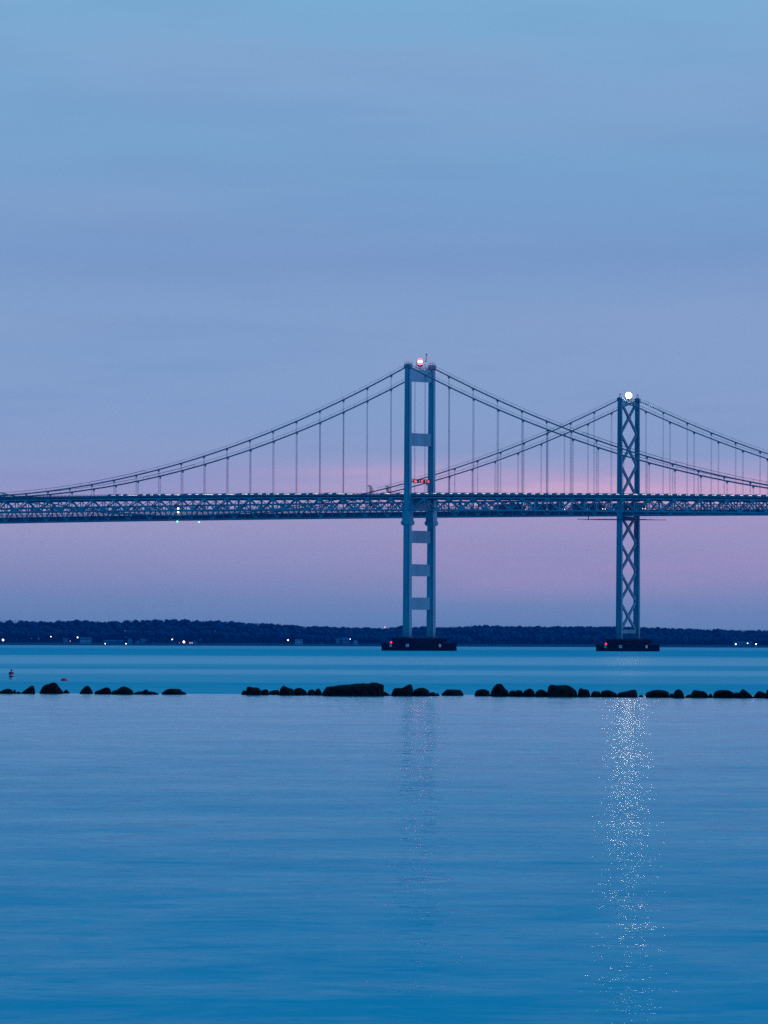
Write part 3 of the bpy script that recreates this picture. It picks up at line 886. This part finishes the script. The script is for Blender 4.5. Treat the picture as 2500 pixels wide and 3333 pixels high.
for zj, hh in ((88.3, 1.5), (75.6, 1.5), (44.0, 1.5), (32.3, 1.5), (20.3, 1.5)):   # gussets where braces meet the legs
    for s_ in (-1, 1):
        b = MB(); h = half(zj)
        vs = []
        for x in (-0.44, 0.47):
            vs += [(x, s_ * (h + 0.1), zj - hh), (x, s_ * (h + 0.1), zj + hh), (x, s_ * (h - 0.42), zj + 0.55), (x, s_ * (h - 0.42), zj - 0.55)]
        b.add(vs, [(0, 1, 2, 3), (7, 6, 5, 4), (0, 4, 5, 1), (1, 5, 6, 2), (2, 6, 7, 3), (3, 7, 4, 0)])
        b.build('brace_gusset', M['steel_old'], tower2)
b = MB()                                                    # arched top strut
n = 12; vs = []
for x in (-0.5, 0.5):
    for i in range(n + 1):
        y = -half(0) + 2 * half(0) * i / n
        arch = 99.0 + 0.95 * (1 - (2 * i / n - 1) ** 2) ** 0.5 if 0 < i < n else 98.2
        vs += [(x, y, arch), (x, y, 101.2)]
fs = []
m_ = 2 * (n + 1)
for i in range(n):
    a = 2 * i
    fs += [(a, a + 2, a + 3, a + 1), (m_ + a + 1, m_ + a + 3, m_ + a + 2, m_ + a), (a + 1, a + 3, m_ + a + 3, m_ + a + 1), (a + 2, a, m_ + a, m_ + a + 2)]
b.add(vs, fs)
b.build('top_strut', M['steel_old'], tower2)
b = MB(); b.box((0, 0, 8.0), (0.9, 2 * half(0), 1.5)); b.build('bottom_strut', M['steel_old'], tower2)
b = MB(); b.box((0, 0, 53.9), (1.3, 2 * half(0), 1.7)); b.build('deck_strut', M['steel_dark_shaded'], tower2)
for s_ in (-1, 1):                                          # wind tongues hanging inside the legs
    b = MB(); b.bar((0, s_ * (HF - 1.15), 53.2), (0, s_ * (HF - 1.15), 49.5), 0.3, 0.3); b.prism([([(-.5, s_ * HF - s_ * 0.3 - .3), (.5, s_ * HF - s_ * 0.3 - .3), (.5, s_ * HF - s_ * 0.3 + .3), (-.5, s_ * HF - s_ * 0.3 + .3)], 47.4), ([(-.5, s_ * (HF - 1.0) - .45), (.5, s_ * (HF - 1.0) - .45), (.5, s_ * (HF - 1.0) + .45), (-.5, s_ * (HF - 1.0) + .45)], 48.2), ([(-.5, s_ * (HF - 1.0) - .45), (.5, s_ * (HF - 1.0) - .45), (.5, s_ * (HF - 1.0) + .45), (-.5, s_ * (HF - 1.0) + .45)], 49.6)])
    b.build('wind_tongue', M['steel_dark_shaded'], tower2)

b = MB()                                                    # white beacon: platform, lantern drum, roof
for dx_, dyy in ((-.7, -.7), (.7, -.7), (.7, .7), (-.7, .7)):
    b.tube([(dx_, dyy, 101.1), (dx_, dyy, 102.6)], 0.1, 5)
b.box((0, 0, 102.6), (2.6, 2.6, 0.15))
for y in steps(-HF + 1.2, HF - 1.2, 1.2):
    b.tube([(0.45, y, 101.2), (0.45, y, 102.3)], 0.04, 4); b.tube([(-0.45, y, 101.2), (-0.45, y, 102.3)], 0.04, 4)
b.tube([(0.45, -HF + 1.2, 102.3), (0.45, HF - 1.2, 102.3)], 0.04, 4); b.tube([(-0.45, -HF + 1.2, 102.3), (-0.45, HF - 1.2, 102.3)], 0.04, 4)
arc = [R(130) + R(216) * (i / 16 - 0.5) for i in range(17)]   # bowl shield added behind the lantern, keeping its light off cables and saddle
bowl = [(0.62, -1.15), (0.93, -0.86), (1.15, -0.5), (1.25, 0.0), (1.15, 0.5), (0.93, 0.86), (0.62, 1.15)]
vs = [(r_ * math.cos(a_), r_ * math.sin(a_), 103.95 + z) for r_, z in bowl for a_ in arc]
vs += [((r_ + 0.05) * math.cos(a_), (r_ + 0.05) * math.sin(a_), 103.95 + z) for r_, z in bowl for a_ in arc]
fs = []
for j in range(6):
    for i in range(16):
        q = j * 17 + i
        fs += [(q + 1, q, q + 17, q + 18), (q + 119, q + 120, q + 137, q + 136)]
b.add(vs, fs)
st = b.build('beacon_stand', M['steel_dark_shaded'], far)
b = MB(); b.lathe((0, 0, 103.95), [(0.2, -1.2), (0.55, -1.08), (0.85, -0.84), (1.07, -0.5), (1.17, -0.1), (1.17, 0.1), (1.07, 0.5), (0.85, 0.84), (0.55, 1.08), (0.3, 1.2)], 24)
b.build('beacon_lantern', G['beacon'], st, smooth=True)
b = MB(); b.lathe((0, 0, 105.16), [(0.62, 0.0), (0.62, 0.06), (0.15, 0.25), (0.04, 0.7)], 10); b.build('beacon_cap', M['black'], st)

# through trusses with the road between them near the bottom
HT = HF - 0.62
def ft(t): return zfb(t) + 6.35
def fb(t): return zfb(t) + 0.25
fbots = [0.0] + [s_ * (OF + k * L) for s_ in (-1, 1) for k in range(40) if FT0 < s_ * (OF + k * L) < FT1]
fbots.sort()
ftops = [(a + c) / 2 for a, c in zip(fbots, fbots[1:])]
for sgn in (-1, 1):
    y = sgn * HT
    tr = warren(far, ftops, fbots, y, ft, fb, 0.4, 'stiffening_truss', (1.5, 1.2), None, 0.42, 'steel_old')
    for nm, zf_ in (('top_chord', ft), ('bottom_chord', fb)):
        b = MB(); b.sweep(steps(FT0, FT1, L), y - 0.26, y + 0.26, zf_, -0.26, 0.26); b.build(nm, M['steel_old'], tr)
floor2 = empty('road_deck', (0, 0, 0), 0, far)
fts = steps(FT0, FT1, L)
b = MB(); b.sweep(fts, -HT + 0.5, HT - 0.5, zfb, 1.75, 2.05); b.build('slab', M['deck'], floor2)
b = MB()
for k in (-4.45, -2.6, -0.9, 0.9, 2.6, 4.45):
    b.sweep(fts, k - 0.15, k + 0.15, zfb, 0.62, 1.74)
for t in sorted(fbots + ftops):
    b.box((t, 0, zfb(t) + 0.95), (0.4, 2 * HT - 0.6, 1.35))
b.build('floor_beams', M['steel_dark_shaded'], floor2)
for sgn in (-1, 1):
    y0 = sgn * (HT - 0.75)
    b = MB()
    b.sweep(fts, y0 - 0.1, y0 + 0.1, zfb, 2.05, 2.45)
    b.build('kerb', M['parapet'], floor2)
    b = MB()
    for zz_ in (2.95, 3.5, 4.5):
        b.sweep(fts, y0 - 0.06, y0 + 0.06, zfb, zz_ - 0.07, zz_ + 0.07)
    for t in steps(FT0, FT1, 3.05):
        b.box((t, y0, zfb(t) + 3.5), (0.14, 0.12, 2.1))
    b.build('railing', M['steel_dark_shaded'], floor2)

for sgn in (-1, 1):
    y = sgn * HF
    cb = cable_part(far, 'main_cable', y, cab_f, FT0, 212.0, 0.25)
    hand_rope(cb, y, cab_f, -128.0, 200.0)
    for k in range(20):
        for s_ in (-1, 1):
            t = s_ * (OF + k * L)
            if t < -150 or t > 196: continue
            z1 = cab_f(t) - 0.3; z0 = ft(t) - 0.2
            if z1 - z0 > 1.2:
                hanger(far, t, y, z0, z1)
    b = MB()                                                # caged access stair onto the cable
    tcg = -131.5
    for dt in (-0.55, 0.0, 0.6):
        for dyy in (-0.45, 0.45):
            b.tube([(tcg + dt, y + dyy, 62.0), (tcg + dt - 0.15, y + dyy, 66.5), (tcg + dt - 0.45, y + dyy, 68.4), (tcg + dt - 1.3, y + dyy, 69.2)], 0.09, 5)
    for zz_ in (63.2, 64.4, 65.6, 66.8, 67.9):
        b.box((tcg - 0.05 - (zz_ - 62) * 0.05, y, zz_), (1.25, 0.95, 0.09))
    b.tube([(tcg + 0.6, y - 0.4, 68.6), (tcg + 1.6, y - 0.4, 67.0), (tcg + 2.6, y - 0.4, 66.6)], 0.06, 4)
    b.build('access_stair', M['steel_dark_shaded'], far)

# work platform slung under the road at the tower
b = MB()
for y in (-HF - 1.1, HF + 1.1):
    b.bar((-21, y, 53.75), (14, y, 53.35), 0.2, 0.22)
for t in steps(-20.5, 13.5, 3.4):
    b.bar((t, -HF - 1.1, 53.72 - (t + 21) * 0.011), (t, HF + 1.1, 53.72 - (t + 21) * 0.011), 0.1, 0.12)
    for y in (-HF - 1.1, HF + 1.1):
        b.tube([(t, y, 53.7 - (t + 21) * 0.011), (t, y * 0.8, 55.1)], 0.03, 4)
b.bar((-15.4, -HF - 1.1, 53.3), (-15.4, -HF - 0.6, 55.2), 0.25, 0.25)
b.build('work_platform', M['black'], far)

def nav_lamp(t, y, z, g, r=0.3):
    b = MB(); b.tube([(t, y, z + r * 0.7), (t, y, zfb(t) + 0.3)], 0.07, 5)
    o = b.build('navigation_lamp', M['black'], far)
    b = MB(); b.lathe((t, y, z), [(r * 0.4, -r), (r * 0.95, -r * 0.5), (r, 0.1), (r * 0.5, r)], 10)
    b.build('lamp_globe', G[g], o, smooth=True)
nav_lamp(-240.4, -HF - 0.2, 55.05, 'green')
nav_lamp(-238.5, HF + 0.2, 55.0, 'green')
b = MB(); b.bar((-239.7, -HF - 0.1, 58.2), (-239.7, -HF - 0.1, 61.4), 0.16, 0.16)
o = b.build('channel_light_post', M['black'], far)
for z in (59.1, 60.65):
    b = MB(); b.lathe((-239.7, -HF - 0.42, z), [(0.15, -0.38), (0.38, -0.2), (0.4, 0.1), (0.2, 0.38)], 10); b.build('channel_lamp', G['white'], o, smooth=True)

# ------------------------------------------------------------------ traffic
def place_on(bridge, obj, t, y, z, flip=False):
    c_, s_ = math.cos(-TH), math.sin(-TH)
    lx, ly = t, y
    bl_ = bridge.location
    obj.location = (bl_.x + lx * c_ - ly * s_, bl_.y + lx * s_ + ly * c_, z)
    obj.rotation_euler = (0, 0, -TH + (math.pi if flip else 0))

def make_car():
    b = MB()
    prof = [(-1.85, 0.3), (1.85, 0.3), (1.9, 0.55), (1.78, 0.74), (0.95, 0.82), (0.35, 1.12), (-0.8, 1.13), (-1.4, 0.86), (-1.85, 0.82)]
    n = len(prof)
    vs = []
    for y, k in ((-0.86, 1.0), (0.86, 1.0)):
        for x, z in prof:
            yy = y * (0.82 if z > 1.0 else 1.0)
            vs.append((x, yy, z))
    b.add(vs, [tuple(range(n)), tuple(range(2 * n - 1, n - 1, -1))] + [(i, n + i, n + (i + 1) % n, (i + 1) % n) for i in range(n)])
    b.mi = 1
    for x in (-1.15, 1.15):
        for y in (-0.84, 0.84):
            b.tube([(x, y - 0.1, 0.32), (x, y + 0.1, 0.32)], 0.32, 10)
    b.mi = 2
    b.box((-0.25, -0.78, 0.98), (1.4, 0.05, 0.26)); b.box((-0.25, 0.78, 1.0), (1.4, 0.05, 0.26))
    o = b.build('car', [M['car'], M['tyre'], M['car_glass']])
    for y in (-0.62, 0.62):
        h = MB(); h.box((1.86, y * 0.7, 0.66), (0.16, 0.84, 0.17)); h.box((1.2, y + (0.25 if y > 0 else -0.25), 0.67), (1.25, 0.06, 0.12)); h.build('headlight', G['head'], o)  # widened lamps with added glowing side strips, joining into one bright line
    h = MB(); h.box((-1.86, 0.62, 0.72), (0.1, 0.3, 0.14)); h.box((-1.86, -0.62, 0.72), (0.1, 0.3, 0.14)); h.build('taillight', G['tail'], o)
    tag(o, 'car with white headlights in the bright traffic line behind the near bridge railing', 'car', 'cars crossing the near bridge with headlights lit')
    return o
car0 = make_car(); first = True
rc = random.Random(5)
for lane, (y, gap) in enumerate(((-5.0, 3.95), (-1.4, 5.6), (2.2, 7.0))):
    t = -158.0 + lane * 2.1
    while t < 182:
        if not (-36 < t < -14) and rc.random() > (0.02 if t > -5 else 0.35):
            o = car0 if first else copy_tree(car0)
            first = False
            place_on(near, o, t, y, zn(t) - 0.45)
        t += gap + rc.uniform(0, 0.35)

def make_truck():
    b = MB()
    b.box((-1.0, 0, 2.2), (6.2, 2.4, 2.7)); b.box((2.95, 0, 1.35), (1.5, 2.2, 1.7)); b.box((0, 0, 0.7), (7.2, 1.2, 0.25))
    b.mi = 1
    for x in (-2.6, -1.5, 2.7):
        for y in (-1.0, 1.0):
            b.tube([(x, y - 0.15, 0.5), (x, y + 0.15, 0.5)], 0.5, 10)
    b.mi = 2; b.box((3.71, 0, 1.75), (0.03, 1.9, 0.7))
    o = b.build('truck', [M['truck'], M['tyre'], M['glass']])
    for y in (-0.85, 0.85):
        h = MB(); h.box((3.75, y, 0.9), (0.12, 0.4, 0.3)); h.build('headlight', G['warm'], o)
    h = MB()
    for y in (-1.1, -0.4, 0.4, 1.1):
        h.box((2.14, y, 3.45), (0.1, 0.3, 0.16))
    h.box((-1.0, -1.23, 3.42), (5.6, 0.06, 0.12)); h.build('marker_lights', G['pink'], o)
    return o
tk = make_truck()
for i, t in enumerate((-66.0, -56.5, -46.5, -36.0, -25.5, -15.0, -4.5, 5.5)):
    o = tk if i == 0 else copy_tree(tk)
    tag(o, 'truck with warm headlights and pink marker lights seen through the girders of the farther bridge', 'truck', 'trucks on the farther bridge')
    place_on(far, o, t, -1.7 if i % 2 else 1.7, zfb(t) + 2.05)

# ------------------------------------------------------------------ breakwater rocks
# outline (x, y) in zoom units of the crop whose left edge is x0; 3.95 zoom units per photo pixel, top row 2200
ROCKS = [
 (0, [(-60, 210), (0, 205), (50, 180), (100, 170), (130, 178), (160, 200), (166, 228)], 'low wide rock cut by the left edge of the picture'),
 (0, [(162, 226), (168, 200), (180, 182), (192, 185), (205, 226)], 'small upright stone leaning on the rock at the left edge'),
 (0, [(203, 228), (215, 210), (240, 208), (262, 228)], 'tiny flat stone just left of the wedge shaped rock'),
 (0, [(262, 226), (330, 180), (395, 133), (425, 135), (440, 150), (446, 228)], 'wedge shaped rock with a steep right face, left of the big humped rock'),
 (0, [(498, 226), (530, 160), (555, 130), (590, 115), (620, 112), (650, 95), (690, 90), (720, 105), (750, 150), (800, 205), (806, 228)], 'big humped rock standing below the red float'),
 (0, [(803, 224), (830, 193), (850, 180), (880, 205), (892, 224)], 'small pointed stone at the right foot of the big humped rock'),
 (0, [(1018, 226), (1040, 190), (1090, 140), (1125, 132), (1150, 148), (1180, 200), (1192, 228)], 'lone pointed rock right of the open gap beside the big humped rock'),
 (0, [(1208, 228), (1222, 208), (1290, 180), (1350, 155), (1390, 157), (1410, 175), (1432, 234)], 'sloping rock with a blunt right end, between the pointed and the rounded rock'),
 (0, [(1424, 234), (1432, 205), (1500, 185), (1550, 150), (1590, 140), (1640, 158), (1690, 188), (1710, 218), (1715, 238)], 'broad rounded rock with a pale fleck near its top, left half of the breakwater'),
 (400, [(134, 238), (150, 222), (190, 208), (240, 205), (290, 177), (305, 185), (320, 205), (400, 215), (456, 238)], 'low rock with one small central peak'),
 (400, [(490, 236), (520, 205), (560, 180), (610, 170), (700, 175), (730, 178), (755, 205), (805, 225), (810, 238)], 'flat topped rock at the left side of the wide gap'),
 (780, [(20, 236), (40, 200), (60, 192), (82, 195), (90, 240)], 'small rounded stone at the right side of the wide gap'),
 (780, [(76, 246), (82, 170), (95, 148), (125, 142), (160, 155), (230, 155), (255, 175), (275, 190), (292, 244)], 'blocky rock first after the wide gap, with a knob at its left'),
 (780, [(270, 244), (280, 192), (310, 182), (350, 178), (370, 195), (380, 242)], 'low rounded rock right of the blocky rock'),
 (780, [(376, 241), (385, 205), (440, 190), (500, 185), (515, 241)], 'low sloping rock left of the peaked rock'),
 (780, [(500, 248), (520, 170), (545, 140), (570, 130), (590, 145), (640, 165), (690, 178), (702, 246)], 'peaked rock with a long right shoulder'),
 (780, [(684, 247), (690, 190), (730, 165), (785, 160), (820, 180), (865, 210), (870, 245)], 'smooth hump between the peaked rock and two small stones'),
 (780, [(866, 246), (880, 200), (900, 185), (930, 180), (965, 195), (972, 246)], 'left one of two small stones before the largest boulder'),
 (780, [(958, 248), (975, 185), (1010, 168), (1030, 175), (1055, 220), (1060, 248)], 'pointed small stone touching the left end of the largest boulder'),
 (780, [(1057, 252), (1062, 222), (1105, 160), (1125, 145), (1210, 140), (1260, 128), (1400, 120), (1500, 107), (1560, 107), (1591, 99), (1621, 107), (1671, 105), (1696, 92), (1761, 95), (1811, 110), (1856, 125), (1850, 145), (1836, 185), (1832, 258)], 'largest boulder, long and rising to the right with an undercut right end'),
 (1150, [(362, 254), (372, 210), (410, 210), (440, 230), (482, 252)], 'low stone at the right foot of the largest boulder'),
 (1150, [(483, 258), (490, 235), (515, 180), (530, 165), (560, 162), (625, 165), (670, 140), (720, 115), (750, 115), (765, 160), (775, 190), (782, 258)], 'rock with a tall squared horn at its right, below the near tower'),
 (1150, [(768, 258), (780, 188), (850, 160), (910, 160), (960, 185), (985, 215), (990, 258)], 'rounded rock right of the horned rock, below the near tower'),
 (1150, [(978, 258), (990, 220), (1030, 215), (1058, 230), (1068, 258)], 'little low stone right of the rounded rock below the near tower'),
 (1150, [(1058, 256), (1066, 235), (1080, 225), (1112, 256)], 'tiny pointed stone at the left of a narrow gap'),
 (1150, [(1134, 252), (1150, 225), (1205, 180), (1280, 182), (1370, 185), (1400, 205), (1418, 238), (1420, 253)], 'isolated flat topped rock between two gaps, right of the near tower'),
 (1520, [(99, 256), (102, 215), (140, 188), (190, 177), (240, 180), (290, 205), (302, 258)], 'rounded rock first after the second gap, left of the tall dome'),
 (1520, [(300, 263), (315, 200), (340, 155), (380, 115), (410, 106), (450, 112), (480, 150), (510, 185), (540, 210), (546, 263)], 'tall dome shaped rock in the right half of the breakwater'),
 (1520, [(538, 264), (548, 205), (590, 193), (622, 200), (632, 264)], 'low stone at the right foot of the tall dome'),
 (1520, [(612, 265), (624, 198), (660, 188), (705, 195), (718, 215), (725, 265)], 'second low stone right of the tall dome, flat on top'),
 (1520, [(712, 266), (730, 205), (790, 172), (825, 168), (845, 185), (875, 215), (880, 266)], 'triangular rock midway between the tall dome and the great block'),
 (1520, [(872, 268), (882, 215), (930, 185), (970, 182), (1030, 212), (1040, 268)], 'low peaked rock touching the left side of the great block'),
 (1520, [(1034, 271), (1038, 190), (1050, 145), (1080, 122), (1120, 122), (1160, 130), (1290, 124), (1330, 140), (1380, 170), (1420, 210), (1427, 271)], 'great flat topped block, second largest rock, left of the far tower'),
 (1520, [(1424, 271), (1430, 205), (1450, 170), (1470, 163), (1500, 178), (1545, 180), (1575, 200), (1592, 271)], 'knobbed rock right of the great flat topped block'),
 (1900, [(92, 271), (100, 235), (125, 203), (170, 205), (215, 212), (228, 271)], 'low squarish rock left of the light path on the water'),
 (1900, [(218, 272), (228, 208), (270, 195), (320, 188), (370, 205), (430, 235), (440, 271)], 'low hump right beside the squarish rock near the light path'),
 (1900, [(434, 272), (442, 232), (500, 213), (580, 200), (620, 187), (670, 185), (685, 200), (698, 245), (702, 272)], 'rock rising to a blunt right end directly above the light path'),
 (1900, [(711, 268), (716, 258), (740, 250), (765, 258), (773, 268)], 'tiny stone alone in the gap beside the light path'),
 (1900, [(800, 275), (803, 228), (830, 215), (900, 192), (970, 186), (1040, 195), (1090, 210), (1106, 225), (1112, 277)], 'long rounded rock first right of the light path gap'),
 (1900, [(1104, 278), (1112, 238), (1140, 232), (1162, 242), (1168, 279)], 'little stone wedged between the long rounded rock and the small dome'),
 (1900, [(1150, 284), (1162, 225), (1190, 190), (1225, 178), (1255, 190), (1280, 220), (1298, 260), (1303, 284)], 'small dome shaped rock right of the far tower'),
 (1900, [(1304, 279), (1318, 263), (1350, 250), (1380, 245), (1388, 279)], 'flat low stone just right of the small dome'),
 (1900, [(1373, 281), (1387, 240), (1410, 200), (1440, 186), (1500, 200), (1550, 205), (1580, 225), (1605, 255), (1613, 280)], 'rock with a high left shoulder sloping down to the right'),
 (2080, [(888, 280), (905, 248), (930, 233), (945, 250), (955, 280)], 'small pointed stone left of the broad smooth rock at the right end'),
 (2080, [(957, 283), (965, 245), (985, 210), (1020, 195), (1080, 187), (1160, 192), (1210, 215), (1232, 225), (1240, 283)], 'broad smooth rock with a faint pale patch, near the right end'),
 (2080, [(1222, 284), (1232, 222), (1270, 220), (1298, 222), (1310, 284)], 'low flat rock between the broad smooth rock and the sharp peak'),
 (2080, [(1288, 285), (1300, 215), (1340, 173), (1380, 195), (1440, 245), (1476, 283)], 'sharp peaked rock with a long right slope, near the right edge'),
 (2080, [(1470, 284), (1500, 245), (1530, 210), (1560, 197), (1590, 215), (1628, 225), (1640, 284)], 'humped rock second from the right edge'),
 (2080, [(1628, 288), (1640, 215), (1655, 185), (1680, 170), (1720, 190), (1780, 240), (1800, 288)], 'rock cut by the right edge of the picture'),
]
def rock(x0, outline, label, seed):
    rg = random.Random(seed)
    pts = [(x0 + zx / 3.95, 2200 + zy / 3.95) for zx, zy in outline]
    base_y = max(pts[0][1], pts[-1][1]) + 0.8
    mid = (pts[0][0] + pts[-1][0]) / 2
    Y = depth_of_water(mid, base_y)
    P = [at(x, y, Y) for x, y in pts]
    xs = [p.x for p in P]; zs = [max(p.z, 0.0) for p in P]
    xa, xb = min(xs), max(xs); W = xb - xa
    # silhouette as an upper envelope; small undercuts are pushed to the edge
    nx = max(14, min(60, int(W / 0.055)))
    def env(x):
        best = 0.0
        for i in range(len(xs) - 1):
            a, c = xs[i], xs[i + 1]
            lo, hi = min(a, c), max(a, c)
            if lo <= x <= hi and hi > lo:
                f = (x - a) / (c - a)
                best = max(best, zs[i] + (zs[i + 1] - zs[i]) * f)
        return best
    hmax = max(zs)
    D = min(max(0.32, 0.55 * min(W, 2.0)), 0.9)
    D = max(D, hmax * 0.8)
    na = 18
    vs, fs = [], []
    off = Vector((seed * 3.1, seed * 1.7, 0))
    for i in range(nx + 1):
        f = i / nx
        x = xa + W * f
        h = env(min(max(x, xa + W * 0.004), xb - W * 0.004)) + 0.03
        taper = (1 - abs(2 * f - 1) ** 2.6) ** 0.5 * 0.85 + 0.15
        d = D * taper
        for k in range(na + 1):
            a = math.pi * k / na
            ca, sa = math.cos(a), math.sin(a)
            sup = abs(sa) ** 0.62 if sa > 0 else 0
            y = -d * (abs(ca) ** 0.8) * (1 if ca > 0 else -1)
            z = h * sup
            q = Vector((x * 2.2, y * 2.2, z * 2.2)) + off
            nz = noise.fractal(q, 0.9, 2.1, 4) * 0.10
            cell = noise.cell(Vector((x * 3.1, y * 3.1, z * 3.1)) + off) * 0.055
            ed = 0.25 if i in (0, nx) else 1.0
            vs.append((x, y - (nz + cell) * ed * (0.5 + abs(ca)) + 0, z * (1 + (nz * 0.25) * (1 - sa * 0.6)) - (0.35 if k in (0, na) else 0)))
    m_ = na + 1
    for i in range(nx):
        for k in range(na):
            fs.append((i * m_ + k, i * m_ + k + 1, (i + 1) * m_ + k + 1, (i + 1) * m_ + k))
    fs.append(tuple(range(m_ - 1, -1, -1)))
    fs.append(tuple(nx * m_ + k for k in range(m_)))
    b = MB()
    xc = (xa + xb) / 2
    b.add([(x - xc, y, z) for x, y, z in vs], fs)
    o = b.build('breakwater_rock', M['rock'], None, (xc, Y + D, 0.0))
    tag(o, label, 'rock', 'rocks of the breakwater')
for i, (x0, ol, lb) in enumerate(ROCKS):
    rock(x0, ol, lb, i + 1)

# ------------------------------------------------------------------ buoys
Yb = depth_of_water(38, 2211.5)
pb = at(38, 2211.5, Yb)
sc = Yb / F_PX
buoy = empty('marker_buoy', (pb.x, Yb, 0))
buoy.rotation_euler = (0, R(-4), 0)
tag(buoy, 'white can buoy with dark red and blue bands, tilted, left of the breakwater', 'buoy')
rB = 8.0 * sc
b = MB(); b.lathe((0, 0, 0), [(rB * 0.9, -0.4), (rB, 0.02), (rB, 24.5 * sc), (rB * 0.8, 25.2 * sc)], 20); b.build('body', M['buoy_white'], buoy, smooth=False)
b = MB(); b.lathe((0, 0, 0), [(rB + .004, 22.6 * sc), (rB + .006, 22.7 * sc), (rB + .006, 24.3 * sc), (rB + .004, 24.4 * sc)], 20); b.lathe((0, 0, 0), [(rB + .004, 15.8 * sc), (rB + .006, 15.9 * sc), (rB + .006, 18 * sc), (rB + .004, 18.1 * sc)], 20); b.build('dark_band', M['buoy_blue'], buoy)
b = MB(); b.lathe((0, 0, 0), [(rB + .004, 18.2 * sc), (rB + .006, 18.3 * sc), (rB + .006, 22.4 * sc), (rB + .004, 22.5 * sc)], 20); b.build('red_band', M['buoy_orange'], buoy)
b = MB(); b.lathe((0, 0, 0), [(rB + .004, 7 * sc), (rB + .006, 7.1 * sc), (rB + .006, 11.8 * sc), (rB + .004, 11.9 * sc)], 20); b.build('blue_band', M['buoy_blue'], buoy)
b = MB(); b.lathe((0.03, 0, 0), [(1.0 * sc, 25 * sc), (1.2 * sc, 27.5 * sc), (3.0 * sc, 28 * sc), (3.2 * sc, 31 * sc), (1.8 * sc, 32.8 * sc)], 12); b.build('lantern', M['buoy_blue'], buoy)
b = MB(); b.lathe((0.05, 0, 0), [(rB * 1.1, -0.05), (rB * 1.35, 0.01), (rB * 1.3, 0.05), (rB * 1.02, 0.07)], 20); b.build('collar', M['buoy_white'], buoy)

Yf = depth_of_water(209, 2216.5)
pf = at(209, 2216.5, Yf); s2 = Yf / F_PX
b = MB()
ring = []
for i, (x, r) in enumerate(((-11, 2.0), (-10, 5.5), (-7, 7.6), (-2, 8.2), (4, 7.4), (8, 5.6), (10.5, 3.0), (11.5, 1.2))):
    ring.append(((x * s2, 0, 0.5 * s2), r * s2))
b.tube([p for p, r in ring], [r for p, r in ring], 14)
fl = b.build('mooring_float', M['float_red'], None, (pf.x, Yf, 0), smooth=True)
tag(fl, 'red rounded float lying on the water above the big humped rock', 'float')

# ------------------------------------------------------------------ thin evening air
hz = bpy.data.materials.new('evening_haze'); hz.use_nodes = True
t = NT(hz.node_tree)
pv = t.n('ShaderNodeVolumePrincipled', {'Color': (0.0, 0.28, 1.0, 1), 'Density': 0.00004, 'Anisotropy': 0.0})
t.n('ShaderNodeOutputMaterial', {'Volume': pv.outputs[0]})
b = MB(); b.box((0, 3450, 58.5), (4000, 7200, 123))
tag(b.build('haze', hz), 'thin blue evening haze over the bay', None, None, 'stuff')
